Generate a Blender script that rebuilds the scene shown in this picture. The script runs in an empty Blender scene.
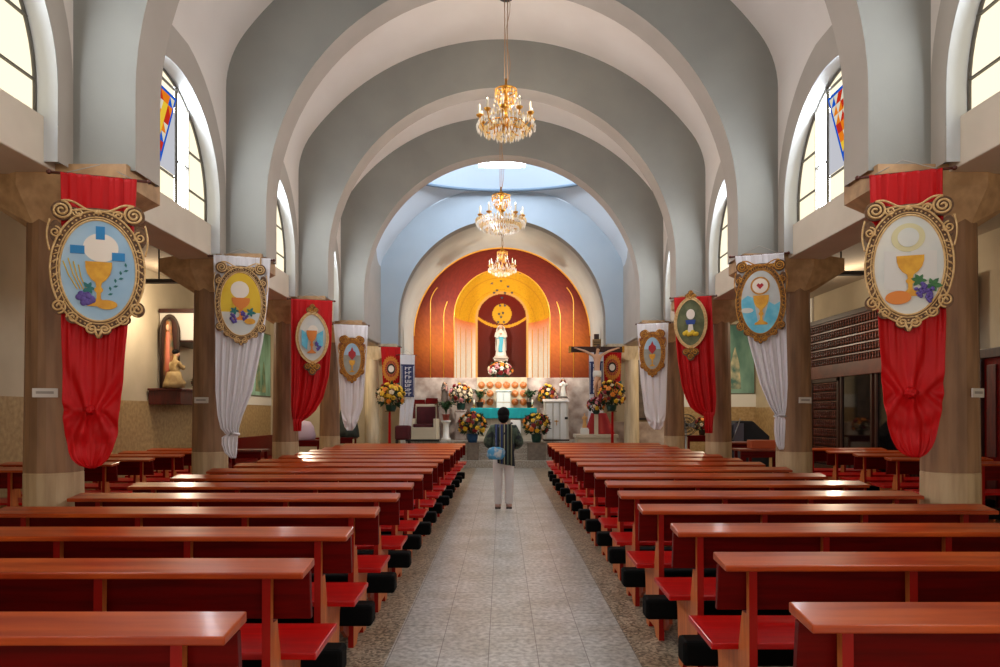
import bpy, bmesh, math, random
from mathutils import Vector, Matrix
PI = math.pi
R = math.radians
sc = bpy.context.scene
C = sc.collection
random.seed(7)

# ---------------------------------------------------------------- camera, world, exposure
EYE = 1.53
cam_data = bpy.data.cameras.new('camera')
cam_data.sensor_width = 36.0
cam_data.lens = 0.690 * 36.0
cam_data.shift_x = -0.002
cam_data.shift_y = 0.0801
cam_data.clip_start = 0.05
cam_data.clip_end = 200
cam = bpy.data.objects.new('camera', cam_data)
C.objects.link(cam)
cam.location = (0, 0, EYE)
cam.rotation_euler = (R(90), 0, 0)
sc.camera = cam

world = bpy.data.worlds.new('world')
sc.world = world
world.use_nodes = True
world.node_tree.nodes['Background'].inputs[0].default_value = (0.75, 0.85, 1.0, 1)
world.node_tree.nodes['Background'].inputs[1].default_value = 0.6

sc.view_settings.view_transform = 'Standard'
sc.view_settings.look = 'None'
sc.view_settings.gamma = 1.0
sc.view_settings.use_curve_mapping = False
sc.view_settings.exposure = 1.12
try:
    sc.cycles.use_denoising = True
    sc.cycles.max_bounces = 10
    sc.cycles.diffuse_bounces = 7
    sc.cycles.glossy_bounces = 4
    sc.cycles.sample_clamp_indirect = 8
except Exception:
    pass

WIN_E = 13.0        # daylight through the nave windows
BACK_E = 0.8       # daylight through the entrance end
AISLE_E = 2.5
DRUM_E = 15.0       # daylight through the dome lantern

def area(name, loc, rot, sx, sy, power, col):
    l = bpy.data.lights.new(name, 'AREA')
    l.shape = 'RECTANGLE'; l.size = sx; l.size_y = sy; l.energy = power; l.color = col
    o = bpy.data.objects.new(name, l); C.objects.link(o)
    o.location = loc; o.rotation_euler = rot
    return o

# ---------------------------------------------------------------- colours and materials
def lin(c):
    out = []
    for x in c[:3]:
        x = x / 255.0
        out.append(x / 12.92 if x <= 0.04045 else ((x + 0.055) / 1.055) ** 2.4)
    return (out[0], out[1], out[2], 1.0)

MATS = {}
def mat(name, c, rough=0.6, metal=0.0, c2=None, scale=6.0, bump=0.0, bscale=None, emit=0.0, stretch=None, spec=0.5, detail=3.0, coat=0.0, trans=0.0, contrast=(0.35, 0.65)):
    if name in MATS: return MATS[name]
    m = bpy.data.materials.new(name); m.use_nodes = True
    nt = m.node_tree; b = nt.nodes['Principled BSDF']
    b.inputs['Base Color'].default_value = lin(c)
    b.inputs['Roughness'].default_value = rough
    b.inputs['Metallic'].default_value = metal
    b.inputs['Specular IOR Level'].default_value = spec
    b.inputs['Coat Weight'].default_value = coat
    b.inputs['Coat Roughness'].default_value = 0.12
    b.inputs['Transmission Weight'].default_value = trans
    if emit:
        b.inputs['Emission Color'].default_value = lin(c)
        b.inputs['Emission Strength'].default_value = emit
    if c2 is not None or bump:
        tc = nt.nodes.new('ShaderNodeTexCoord')
        mp = nt.nodes.new('ShaderNodeMapping')
        nt.links.new(tc.outputs['Object'], mp.inputs['Vector'])
        if stretch: mp.inputs['Scale'].default_value = stretch
        nz = nt.nodes.new('ShaderNodeTexNoise')
        nz.inputs['Scale'].default_value = scale; nz.inputs['Detail'].default_value = detail
        nt.links.new(mp.outputs['Vector'], nz.inputs['Vector'])
        if c2 is not None:
            rp = nt.nodes.new('ShaderNodeValToRGB')
            rp.color_ramp.elements[0].position = contrast[0]; rp.color_ramp.elements[0].color = lin(c2)
            rp.color_ramp.elements[1].position = contrast[1]; rp.color_ramp.elements[1].color = lin(c)
            nt.links.new(nz.outputs['Fac'], rp.inputs['Fac'])
            nt.links.new(rp.outputs['Color'], b.inputs['Base Color'])
        if bump:
            bp = nt.nodes.new('ShaderNodeBump'); bp.inputs['Strength'].default_value = bump; bp.inputs['Distance'].default_value = 0.01
            src = nz
            if bscale:
                src = nt.nodes.new('ShaderNodeTexNoise'); src.inputs['Scale'].default_value = bscale
                nt.links.new(mp.outputs['Vector'], src.inputs['Vector'])
            nt.links.new(src.outputs['Fac'], bp.inputs['Height'])
            nt.links.new(bp.outputs['Normal'], b.inputs['Normal'])
    MATS[name] = m
    return m

def vmat(name, rough=0.5, spec=0.5):
    """pigment from the mesh's own colour attribute (mosaic, painted emblems)"""
    if name in MATS: return MATS[name]
    m = bpy.data.materials.new(name); m.use_nodes = True
    nt = m.node_tree; b = nt.nodes['Principled BSDF']
    a = nt.nodes.new('ShaderNodeVertexColor'); a.layer_name = 'paint'
    nt.links.new(a.outputs['Color'], b.inputs['Base Color'])
    b.inputs['Roughness'].default_value = rough; b.inputs['Specular IOR Level'].default_value = spec
    MATS[name] = m
    return m

def emit_mat(name, c, strength):
    if name in MATS: return MATS[name]
    m = bpy.data.materials.new(name); m.use_nodes = True
    nt = m.node_tree; nt.nodes.clear()
    e = nt.nodes.new('ShaderNodeEmission'); o = nt.nodes.new('ShaderNodeOutputMaterial')
    e.inputs[0].default_value = lin(c); e.inputs[1].default_value = strength
    nt.links.new(e.outputs[0], o.inputs[0])
    MATS[name] = m
    return m

# ---------------------------------------------------------------- mesh builder
class MB:
    def __init__(self):
        self.v = []; self.f = []; self.mi = []; self.sm = []; self.M = None; self.col = None
    def add(self, verts, faces, mi=0, smooth=False):
        n = len(self.v)
        for p in verts:
            p = Vector(p)
            if self.M is not None: p = self.M @ p
            self.v.append(p)
        for f in faces:
            self.f.append([i + n for i in f]); self.mi.append(mi); self.sm.append(smooth)
        return self
    def box(self, x0, x1, y0, y1, z0, z1, mi=0):
        v = [(x0,y0,z0),(x1,y0,z0),(x1,y1,z0),(x0,y1,z0),(x0,y0,z1),(x1,y0,z1),(x1,y1,z1),(x0,y1,z1)]
        return self.hexa(v, mi)
    def hexa(self, v, mi=0):
        return self.add(v, [(0,3,2,1),(4,5,6,7),(0,1,5,4),(1,2,6,5),(2,3,7,6),(3,0,4,7)], mi)
    def prism(self, poly, axis, a, b, mi=0, smooth=False):
        """polygon in the two other axes (order xyz), extruded along axis from a to b"""
        n = len(poly)
        def P(p, t):
            if axis == 'x': return (t, p[0], p[1])
            if axis == 'y': return (p[0], t, p[1])
            return (p[0], p[1], t)
        v = [P(p, a) for p in poly] + [P(p, b) for p in poly]
        f = [list(range(n))[::-1], list(range(n, 2*n))]
        self.add(v, f, mi, False)
        k = len(self.v) - 2*n
        for i in range(n):
            j = (i+1) % n
            self.f.append([k+i, k+j, k+n+j, k+n+i]); self.mi.append(mi); self.sm.append(smooth)
        return self
    def tube(self, pts, r, n=8, mi=0, caps=True, closed=False):
        pts = [Vector(p) for p in pts]
        m = len(pts)
        rr = r if isinstance(r, (list, tuple)) else [r]*m
        v = []; f = []
        prev = None
        for i, p in enumerate(pts):
            if closed: t = pts[(i+1) % m] - pts[i-1]
            else: t = pts[min(i+1, m-1)] - pts[max(i-1, 0)]
            if t.length < 1e-9: t = Vector((0,0,1))
            t.normalize()
            if prev is None:
                a = Vector((0,0,1)) if abs(t.z) < 0.9 else Vector((1,0,0))
                u = t.cross(a).normalized()
            else:
                u = (prev - t * prev.dot(t))
                if u.length < 1e-6: u = t.orthogonal()
                u.normalize()
            prev = u
            w = t.cross(u)
            for k in range(n):
                an = 2*PI*k/n
                v.append(p + (u*math.cos(an) + w*math.sin(an))*rr[i])
        for i in range(m if closed else m-1):
            i2 = (i+1) % m
            for k in range(n):
                k2 = (k+1) % n
                f.append((i*n+k, i*n+k2, i2*n+k2, i2*n+k))
        self.add(v, f, mi, True)
        if caps and not closed:
            b = len(self.v) - len(v)
            self.f.append([b+k for k in range(n)][::-1]); self.mi.append(mi); self.sm.append(False)
            self.f.append([b+(m-1)*n+k for k in range(n)]); self.mi.append(mi); self.sm.append(False)
        return self
    def lathe(self, prof, n=16, c=(0,0,0), sx=1.0, sy=1.0, mi=0, smooth=True, fold=None):
        v = []; f = []
        m = len(prof)
        for (r, z) in prof:
            for k in range(n):
                a = 2*PI*k/n
                q = r * (1 + (fold(a, z) if fold else 0))
                v.append((c[0]+q*sx*math.cos(a), c[1]+q*sy*math.sin(a), c[2]+z))
        for i in range(m-1):
            for k in range(n):
                k2 = (k+1) % n
                f.append((i*n+k, i*n+k2, (i+1)*n+k2, (i+1)*n+k))
        self.add(v, f, mi, smooth)
        b = len(self.v) - len(v)
        self.f.append([b+k for k in range(n)][::-1]); self.mi.append(mi); self.sm.append(False)
        self.f.append([b+(m-1)*n+k for k in range(n)]); self.mi.append(mi); self.sm.append(False)
        return self
    def ball(self, c, r, nu=12, nv=8, mi=0):
        if not isinstance(r, (tuple, list)): r = (r, r, r)
        v = [(c[0], c[1], c[2]-r[2])]; f = []
        for j in range(1, nv):
            ph = -PI/2 + PI*j/nv
            for k in range(nu):
                a = 2*PI*k/nu
                v.append((c[0]+r[0]*math.cos(ph)*math.cos(a), c[1]+r[1]*math.cos(ph)*math.sin(a), c[2]+r[2]*math.sin(ph)))
        v.append((c[0], c[1], c[2]+r[2]))
        for k in range(nu):
            f.append((0, 1+(k+1) % nu, 1+k))
            f.append((len(v)-1, 1+(nv-2)*nu+k, 1+(nv-2)*nu+(k+1) % nu))
        for j in range(nv-2):
            for k in range(nu):
                k2 = (k+1) % nu
                f.append((1+j*nu+k, 1+j*nu+k2, 1+(j+1)*nu+k2, 1+(j+1)*nu+k))
        return self.add(v, f, mi, True)
    def grid(self, fn, nu, nv, mi=0, smooth=True, uclosed=False):
        v = [fn(i/nu, j/nv) for j in range(nv+1) for i in range(nu+1)]
        f = []
        w = nu+1
        for j in range(nv):
            for i in range(nu):
                f.append((j*w+i, j*w+i+1, (j+1)*w+i+1, (j+1)*w+i))
        return self.add(v, f, mi, smooth)
    def build(self, name, mats, parent=None, bevel=0.0, solid=0.0, color=None, recalc=True, weld=False, subsurf=0):
        me = bpy.data.meshes.new(name)
        me.from_pydata([tuple(p) for p in self.v], [], self.f)
        if not isinstance(mats, (list, tuple)): mats = [mats]
        for m in mats: me.materials.append(m)
        for i, p in enumerate(me.polygons):
            p.material_index = min(self.mi[i], len(mats)-1); p.use_smooth = self.sm[i]
        if recalc or bevel or weld:
            bm = bmesh.new(); bm.from_mesh(me)
            if weld: bmesh.ops.remove_doubles(bm, verts=bm.verts, dist=1e-4)
            if recalc: bmesh.ops.recalc_face_normals(bm, faces=bm.faces)
            if bevel:
                es = [e for e in bm.edges if len(e.link_faces) == 2 and e.calc_face_angle(0) > 0.6]
                bmesh.ops.bevel(bm, geom=es, offset=bevel, segments=2, affect='EDGES', profile=0.5)
            bm.to_mesh(me); bm.free()
        if color is not None:
            at = me.color_attributes.new('paint', 'FLOAT_COLOR', 'POINT')
            for i, vv in enumerate(me.vertices):
                at.data[i].color = color(vv.co)
        o = bpy.data.objects.new(name, me); C.objects.link(o)
        if parent is not None: o.parent = parent
        if solid:
            s = o.modifiers.new('thickness', 'SOLIDIFY'); s.thickness = solid; s.offset = 0
        if subsurf:
            s = o.modifiers.new('smooth', 'SUBSURF'); s.levels = subsurf; s.render_levels = subsurf
        return o

# ---------------------------------------------------------------- tagging
def tag(o, label, cat, group=None, kind=None):
    o['label'] = label; o['category'] = cat
    if group: o['group'] = group
    if kind: o['kind'] = kind
    return o
def thing(name, label, cat, loc=(0,0,0), rz=0.0, group=None):
    o = bpy.data.objects.new(name, None); C.objects.link(o)
    o.empty_display_size = 0.1
    o.location = loc; o.rotation_euler = (0, 0, rz)
    return tag(o, label, cat, group)
def struct(o, label=None, cat=None):
    o['kind'] = 'structure'
    if label: o['label'] = label
    if cat: o['category'] = cat
    return o
def dup(root, loc, rz=None, label=None, group=None, scale=None):
    r = root.copy(); C.objects.link(r); r.location = loc
    if rz is not None: r.rotation_euler = (0, 0, rz)
    if label: r['label'] = label
    if group: r['group'] = group
    if scale: r.scale = scale
    for ch in list(root.children):
        c = ch.copy(); C.objects.link(c); c.parent = r
        for g in list(ch.children):
            d = g.copy(); C.objects.link(d); d.parent = c
    return r

def skin_mesh(joints, edges, name, mats, parent=None, sub=2, root=0, post=None):
    """continuous body grown around a skeleton; joints: {key: (x,y,z,rx,ry)}"""
    keys = list(joints)
    idx = {k: i for i, k in enumerate(keys)}
    me = bpy.data.meshes.new(name)
    me.from_pydata([joints[k][:3] for k in keys], [(idx[a], idx[b]) for a, b in edges], [])
    o = bpy.data.objects.new(name, me); C.objects.link(o)
    o.modifiers.new('skin', 'SKIN')
    if not me.skin_vertices: me.skin_vertices.new() if hasattr(me.skin_vertices, 'new') else None
    for i, k in enumerate(keys):
        sv = me.skin_vertices[0].data[i]
        j = joints[k]
        sv.radius = (j[3], j[4] if len(j) > 4 else j[3])
        sv.use_root = (k == root or i == root)
    s = o.modifiers.new('sub', 'SUBSURF'); s.levels = sub; s.render_levels = sub
    dg = bpy.context.evaluated_depsgraph_get()
    dg.update()
    nm = bpy.data.meshes.new_from_object(o.evaluated_get(dg))
    o.modifiers.clear()
    o.data = nm
    nm.name = name
    nm.materials.clear()
    if not isinstance(mats, (list, tuple)): mats = [mats]
    for m in mats: nm.materials.append(m)
    for p in nm.polygons: p.use_smooth = True
    bpy.data.meshes.remove(me)
    if post: post(nm)
    if parent is not None: o.parent = parent
    return o
# ================================================================ THE SETTING
M_gray = mat('grey_arch_paint', (150,150,144), 0.85, c2=(142,142,137), scale=1.5, bump=0.08, bscale=60)
M_soff = mat('lit_grey_soffit', (184,174,162), 0.85, c2=(176,166,154), scale=1.5)  # arch grey made warmer and lighter, window light put into the colour
M_white = mat('cream_vault_paint', (232,223,214), 0.9, c2=(226,216,206), scale=1.2)
M_rev = mat('white_reveal_paint', (204,208,210), 0.9)
M_beam = mat('cream_beam_paint', (222,208,188), 0.85, c2=(212,198,178), scale=2)
M_blue = mat('sky_tinted_paint', (190,202,210), 0.9, c2=(183,196,205), scale=1.2)  # blue daylight of the dome put into the arch colour
M_bluew = mat('sky_tinted_white', (216,221,225), 0.9)  # crossing white with the dome's blue daylight put into the colour
M_aisle = mat('cream_wall_paint', (200,186,160), 0.9, c2=(188,174,148), scale=1.5)
M_aceil = mat('aisle_ceiling_paint', (170,155,135), 0.9)
M_stone = mat('ribbed_tan_stone', (152,114,80), 0.6, c2=(120,86,58), scale=3.0, stretch=(4,4,0.5), detail=5, bump=0.1)
M_stone_low = mat('pale_tan_base_stone', (190,162,124), 0.6, c2=(166,136,100), scale=3.0, stretch=(4,4,0.5), detail=5, bump=0.1)
M_marble = mat('pink_grey_marble', (222,206,194), 0.35, c2=(150,124,112), scale=3.0, detail=8, contrast=(0.3,0.7))
M_step = mat('speckled_step_stone', (186,178,166), 0.6, c2=(140,132,120), scale=30, detail=4)
M_dark = mat('black_iron', (22,20,18), 0.5)
M_wood_dark = mat('dark_stained_wood', (62,26,16), 0.45, c2=(40,16,10), scale=3, stretch=(8,8,1))
M_gold = mat('gilt', (214,160,66), 0.32, 0.85, c2=(178,120,40), scale=20)

def wainscot_mat():
    m = mat('stone_wainscot', (186,158,112), 0.55, c2=(150,120,78), scale=14, detail=8, contrast=(0.3,0.7))
    return m
M_wains = wainscot_mat()

# ---------- floor: terrazzo with a pale tiled strip down the aisle
def floor_material():
    m = bpy.data.materials.new('terrazzo_and_aisle_tile'); m.use_nodes = True
    nt = m.node_tree; b = nt.nodes['Principled BSDF']; L = nt.links
    tc = nt.nodes.new('ShaderNodeTexCoord'); sp = nt.nodes.new('ShaderNodeSeparateXYZ')
    L.new(tc.outputs['Object'], sp.inputs[0])
    def math_(op, a, bb=None, clamp=False):
        n = nt.nodes.new('ShaderNodeMath'); n.operation = op; n.use_clamp = clamp
        for i, q in enumerate((a, bb)):
            if q is None: continue
            if isinstance(q, (int, float)): n.inputs[i].default_value = q
            else: L.new(q, n.inputs[i])
        return n.outputs[0]
    X, Y = sp.outputs[0], sp.outputs[1]
    def line(co, off, pitch, w):
        t = math_('FRACT', math_('DIVIDE', math_('ADD', co, off), pitch))
        d = math_('ABSOLUTE', math_('SUBTRACT', t, 0.5))
        return math_('GREATER_THAN', d, 0.5 - w / pitch)
    gx = line(X, 0.085 + 31.1, 0.311, 0.0028)
    gy = line(Y, 31.1, 0.311, 0.0022)
    grout = math_('MAXIMUM', gx, gy)
    strip = math_('MULTIPLY', math_('GREATER_THAN', X, -0.72), math_('LESS_THAN', X, 0.85))
    n1 = nt.nodes.new('ShaderNodeTexNoise'); n1.inputs['Scale'].default_value = 26; n1.inputs['Detail'].default_value = 6
    n2 = nt.nodes.new('ShaderNodeTexNoise'); n2.inputs['Scale'].default_value = 2.2
    n3 = nt.nodes.new('ShaderNodeTexVoronoi'); n3.inputs['Scale'].default_value = 58
    for n in (n1, n2, n3): L.new(tc.outputs['Object'], n.inputs['Vector'])
    def ramp(src, p0, c0, p1, c1):
        r = nt.nodes.new('ShaderNodeValToRGB'); e = r.color_ramp.elements
        e[0].position = p0; e[0].color = lin(c0); e[1].position = p1; e[1].color = lin(c1)
        L.new(src, r.inputs[0]); return r.outputs[0]
    tile = ramp(n1.outputs['Fac'], 0.35, (160,158,152), 0.62, (210,208,203))
    terr = ramp(n3.outputs['Color'], 0.2, (98,82,64), 0.8, (204,188,162))
    def mix(f, a, bb, typ='MIX'):
        n = nt.nodes.new('ShaderNodeMix'); n.data_type = 'RGBA'; n.blend_type = typ
        if isinstance(f, (int, float)): n.inputs[0].default_value = f
        else: L.new(f, n.inputs[0])
        for k, q in ((6, a), (7, bb)):
            if isinstance(q, tuple): n.inputs[k].default_value = q
            else: L.new(q, n.inputs[k])
        return n.outputs[2]
    base = mix(strip, terr, tile)
    stain = ramp(n2.outputs['Fac'], 0.35, (225,220,210), 0.6, (255,255,255))
    base = mix(0.8, base, stain, 'MULTIPLY')
    base = mix(math_('MULTIPLY', grout, 0.75), base, lin((92,86,78)))
    L.new(base, b.inputs['Base Color'])
    b.inputs['Roughness'].default_value = 0.32
    return m
WL, WR = -6.6, 7.2
Y_BACK, Y_SANCT, Y_APSE = -6.3, 19.4, 22.0
mb = MB(); mb.box(WL-0.2, WR+0.2, Y_BACK-0.2, 26, -0.2, 0.0)
struct(mb.build('floor', floor_material()))

# ---------- transverse arches
COLS = [-3.34, -0.4, 2.55, 5.5, 8.44, 11.38, 14.3]
YD = 19.0
RA, ZS = 2.82, 4.0
XW = 3.3
VR = 3.87
RF = 1.1
_cx = XW-RF
_cz = 7.6-VR+math.sqrt((VR-RF)**2-_cx**2)
_xt = VR*_cx/(VR-RF)
def V(x):
    x = abs(x)
    if x <= _xt: return 7.6-VR+math.sqrt(VR*VR-x*x)
    return _cz+math.sqrt(max(RF*RF-(x-_cx)**2, 0))
def arch(y0, y1, mats, n=48):
    mb = MB()
    inner = [(-RA, 3.40)] + [(-RA*math.cos(PI*k/n), ZS + RA*math.sin(PI*k/n)) for k in range(n+1)] + [(RA, 3.40)]
    outer = [(-XW-0.45, 3.40)] + [(-(XW+0.45)*math.cos(PI*k/n) if 0 < k < n else (-(XW+0.45) if k == 0 else XW+0.45), 0) for k in range(n+1)] + [(XW+0.45, 3.40)]
    out2 = []
    for i, (x, z) in enumerate(outer):
        if i in (0, len(outer)-1): out2.append((x, z)); continue
        k = i-1
        a = PI*k/n
        ca, sa = -math.cos(a), math.sin(a)
        # ray from the springing centre to the outline x = +-3.75, z = vault + 0.12
        t = (XW+0.45)/max(abs(ca), 1e-6)
        lo, hi = 0.0, min(t, 6.0)
        for _ in range(30):
            mid = (lo+hi)/2
            xx, zz = ca*mid, ZS+sa*mid
            if abs(xx) <= XW+0.45 and zz <= V(xx)+0.10: lo = mid
            else: hi = mid
        out2.append((ca*lo, ZS+sa*lo))
    m = len(inner)
    v = [(x, y0, z) for x, z in inner] + [(x, y0, z) for x, z in out2] + [(x, y1, z) for x, z in inner] + [(x, y1, z) for x, z in out2]
    f = []
    for i in range(m-1):
        f.append((i, i+1, m+i+1, m+i))
        f.append((2*m+i+1, 2*m+i, 3*m+i, 3*m+i+1))
    mb.add(v, f, 0)
    f2 = []
    v2 = [(x, y0, z) for x, z in inner] + [(x, y1, z) for x, z in inner]
    for i in range(m-1): f2.append((i+1, i, m+i, m+i+1))
    mb.add(v2, f2, 1 if len(mats) > 1 else 0, True)
    return mb
for i, yc in enumerate(COLS):
    struct(arch(yc-0.19, yc+0.19, [M_gray, M_soff]).build('trim_%d' % (i+1), [M_gray, M_soff], recalc=False))
# the chancel arch and the deep barrel behind it
struct(arch(YD-0.22, YD+0.2, [M_blue, M_gray]).build('trim_8', [M_blue, M_gray], recalc=False))
n = 48
mb = MB()
prof = [(-RA, 0.0)] + [(-RA*math.cos(PI*k/n), ZS + RA*math.sin(PI*k/n)) for k in range(n+1)] + [(RA, 0.0)]
mb.add([(x, YD+0.15, z) for x, z in prof] + [(x, Y_APSE+0.1, z) for x, z in prof], [(i, i+1, len(prof)+i+1, len(prof)+i) for i in range(len(prof)-1)], 0, True)
struct(mb.build('ceiling_sanctuary', mat('lightened_barrel_grey', (196,197,190), 0.85, c2=(188,189,183), scale=1.5), recalc=False))  # arch grey lightened in colour in place of more sanctuary light

# ---------- vaults between the arches
mb = MB()
def vault(y0, y1, mi=0):
    def fn(u, v):
        x = XW*math.sin(PI/2*(2*u-1))
        return (x, y0+(y1-y0)*v, V(x))
    mb.grid(fn, 60, 1, mi)
ys = [Y_BACK] + [c for c in COLS]
for a, b in zip(ys[:-1], ys[1:]): vault(a, b)
struct(mb.build('ceiling', M_white, recalc=False))

# ---------- crossing: pendentives, ring, drum with lantern windows
YC, RX, RY, ZR = 16.6, 3.02, 2.02, 7.56
ya, yb = 14.4, 18.85
def zc(x, y):
    e = math.hypot(x/RX, (y-YC)/RY)
    k = min(max((e-1.0)/0.42, 0), 1); k = k*k*(3-2*k)
    return ZR*(1-k) + (V(x)+0.02)*k
mb = MB()
N = 96
rings = 18
vv = []; ff = []
for j in range(rings+1):
    for i in range(N):
        a = 2*PI*i/N
        dx, dy = math.cos(a), math.sin(a)
        r0 = 1/math.hypot(dx/RX, dy/RY)
        far = min((XW+0.02)/max(abs(dx),1e-6), ((yb-YC) if dy > 0 else (YC-ya))/max(abs(dy),1e-6))
        r = r0 + (far-r0)*j/rings
        x, y = dx*r, YC+dy*r
        vv.append((x, y, zc(x, y)))
for j in range(rings):
    for i in range(N):
        i2 = (i+1) % N
        ff.append((j*N+i, j*N+i2, (j+1)*N+i2, (j+1)*N+i))
mb.add(vv, ff, 0, True)
struct(mb.build('ceiling_crossing', M_bluew, recalc=False))
mb2 = MB()
mb2.tube([((RX-0.03)*math.cos(2*PI*i/96), YC+(RY-0.03)*math.sin(2*PI*i/96), ZR-0.015) for i in range(96)], 0.042, 6, closed=True)
M_ring = mat('blue_grey_ring', (120,140,156), 0.7)
struct(mb2.build('trim_9', M_ring))
mb = MB()
dn = 120
DH0, DH1 = 8.16, 8.85
M_drumwin = emit_mat('lantern_daylight', (232,241,255), DRUM_E)
zl = [ZR, DH0, DH1, 9.3]
for i in range(dn):
    a0, a1 = 2*PI*i/dn, 2*PI*(i+1)/dn
    am = (a0+a1)/2
    opn = (abs(RX*math.cos(am)) < 0.66) or abs(math.sin(am)) < 0.33
    P_ = lambda a, z: (RX*math.cos(a), YC+RY*math.sin(a), z)
    for q in range(3):
        op = (q == 1 and opn)
        mb.add([P_(a0, zl[q]), P_(a1, zl[q]), P_(a1, zl[q+1]), P_(a0, zl[q+1])], [(0,1,2,3)], 1 if op else 0, not op)
mb.grid(lambda u, v: (RX*math.cos(v*PI/2)*math.cos(2*PI*u), YC+RY*math.cos(v*PI/2)*math.sin(2*PI*u), 9.3+0.9*math.sin(v*PI/2)), 48, 10, 0)
struct(mb.build('ceiling_dome', [mat('sky_tinted_drum', (176,186,194), 0.9), M_drumwin], recalc=False))  # white drum greyed, its blue daylight put into the colour

# ---------- nave side walls with arched windows
HS, ZSPR, ZTOP = 1.10, 3.96, 5.06
def reveal_curve(n=28):
    return [(-HS*math.cos(PI*k/n), ZSPR + (ZTOP-ZSPR)*math.sin(PI*k/n)) for k in range(n+1)]
def band_curve(n=28):
    return [(-1.285*math.cos(PI*k/n), 4.05 + 1.40*math.sin(PI*k/n)) for k in range(n+1)]
ZSILL = 3.74
def side_wall(side, name):
    mb = MB()
    s = side
    bays = list(zip([Y_BACK-1.0]+COLS[:-1], COLS))
    for (c0, c1) in bays:
        ym = (c0+c1)/2 if c0 > Y_BACK-0.9 else c1-1.47
        rc, bc = reveal_curve(), band_curve()
        rc = [(-HS, 3.40)] + rc + [(HS, 3.40)]
        bc = [(-1.285, 3.40)] + bc + [(1.285, 3.40)]
        m = len(rc)
        X = s*XW
        # grey band round the window
        v = [(X, ym+p[0], p[1]) for p in bc] + [(X-s*0.004, ym+p[0], p[1]) for p in rc]
        mb.add(v, [(i, i+1, m+i+1, m+i) for i in range(m-1)], 1)
        # pale wall from the band up to the vault
        for i in range(1, m-2):
            p, q = bc[i], bc[i+1]
            mb.add([(X, ym+p[0], p[1]), (X, ym+q[0], q[1]), (X, ym+q[0], V(XW)+0.03), (X, ym+p[0], V(XW)+0.03)], [(0,1,2,3)], 0)
        # reveal
        v = [(X, ym+p[0], p[1]) for p in rc] + [(s*3.48, ym+p[0]*0.99, p[1]) for p in rc]
        mb.add(v, [(i, i+1, m+i+1, m+i) for i in range(m-1)], 2, True)
    # crossing: plain wall above the beam up to the dome ring
    X = s*XW
    mb.add([(X, 14.4, 3.4), (X, 18.9, 3.4), (X, 18.9, 7.7), (X, 14.4, 7.7)], [(0,1,2,3)], 1)
    # solid wall above the aisle roof, outside the glass
    o = mb.build(name, [M_white, M_soff, M_rev], recalc=False)
    return struct(o)
side_wall(-1, 'wall_left'); side_wall(1, 'wall_right')

# ---------- beams under the windows
wi = 0
for s in (-1, 1):
    mb = MB()
    for c0, c1 in zip([Y_BACK-0.5]+COLS, COLS+[YD]):
        mb.box(min(s*3.40, s*3.85), max(s*3.40, s*3.85), c0+0.2 if c0 > -6 else c0, c1-0.2, 3.37, ZSILL)
    struct(mb.build('trim_%d' % (10 if s < 0 else 11), M_beam, bevel=0.01))

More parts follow.
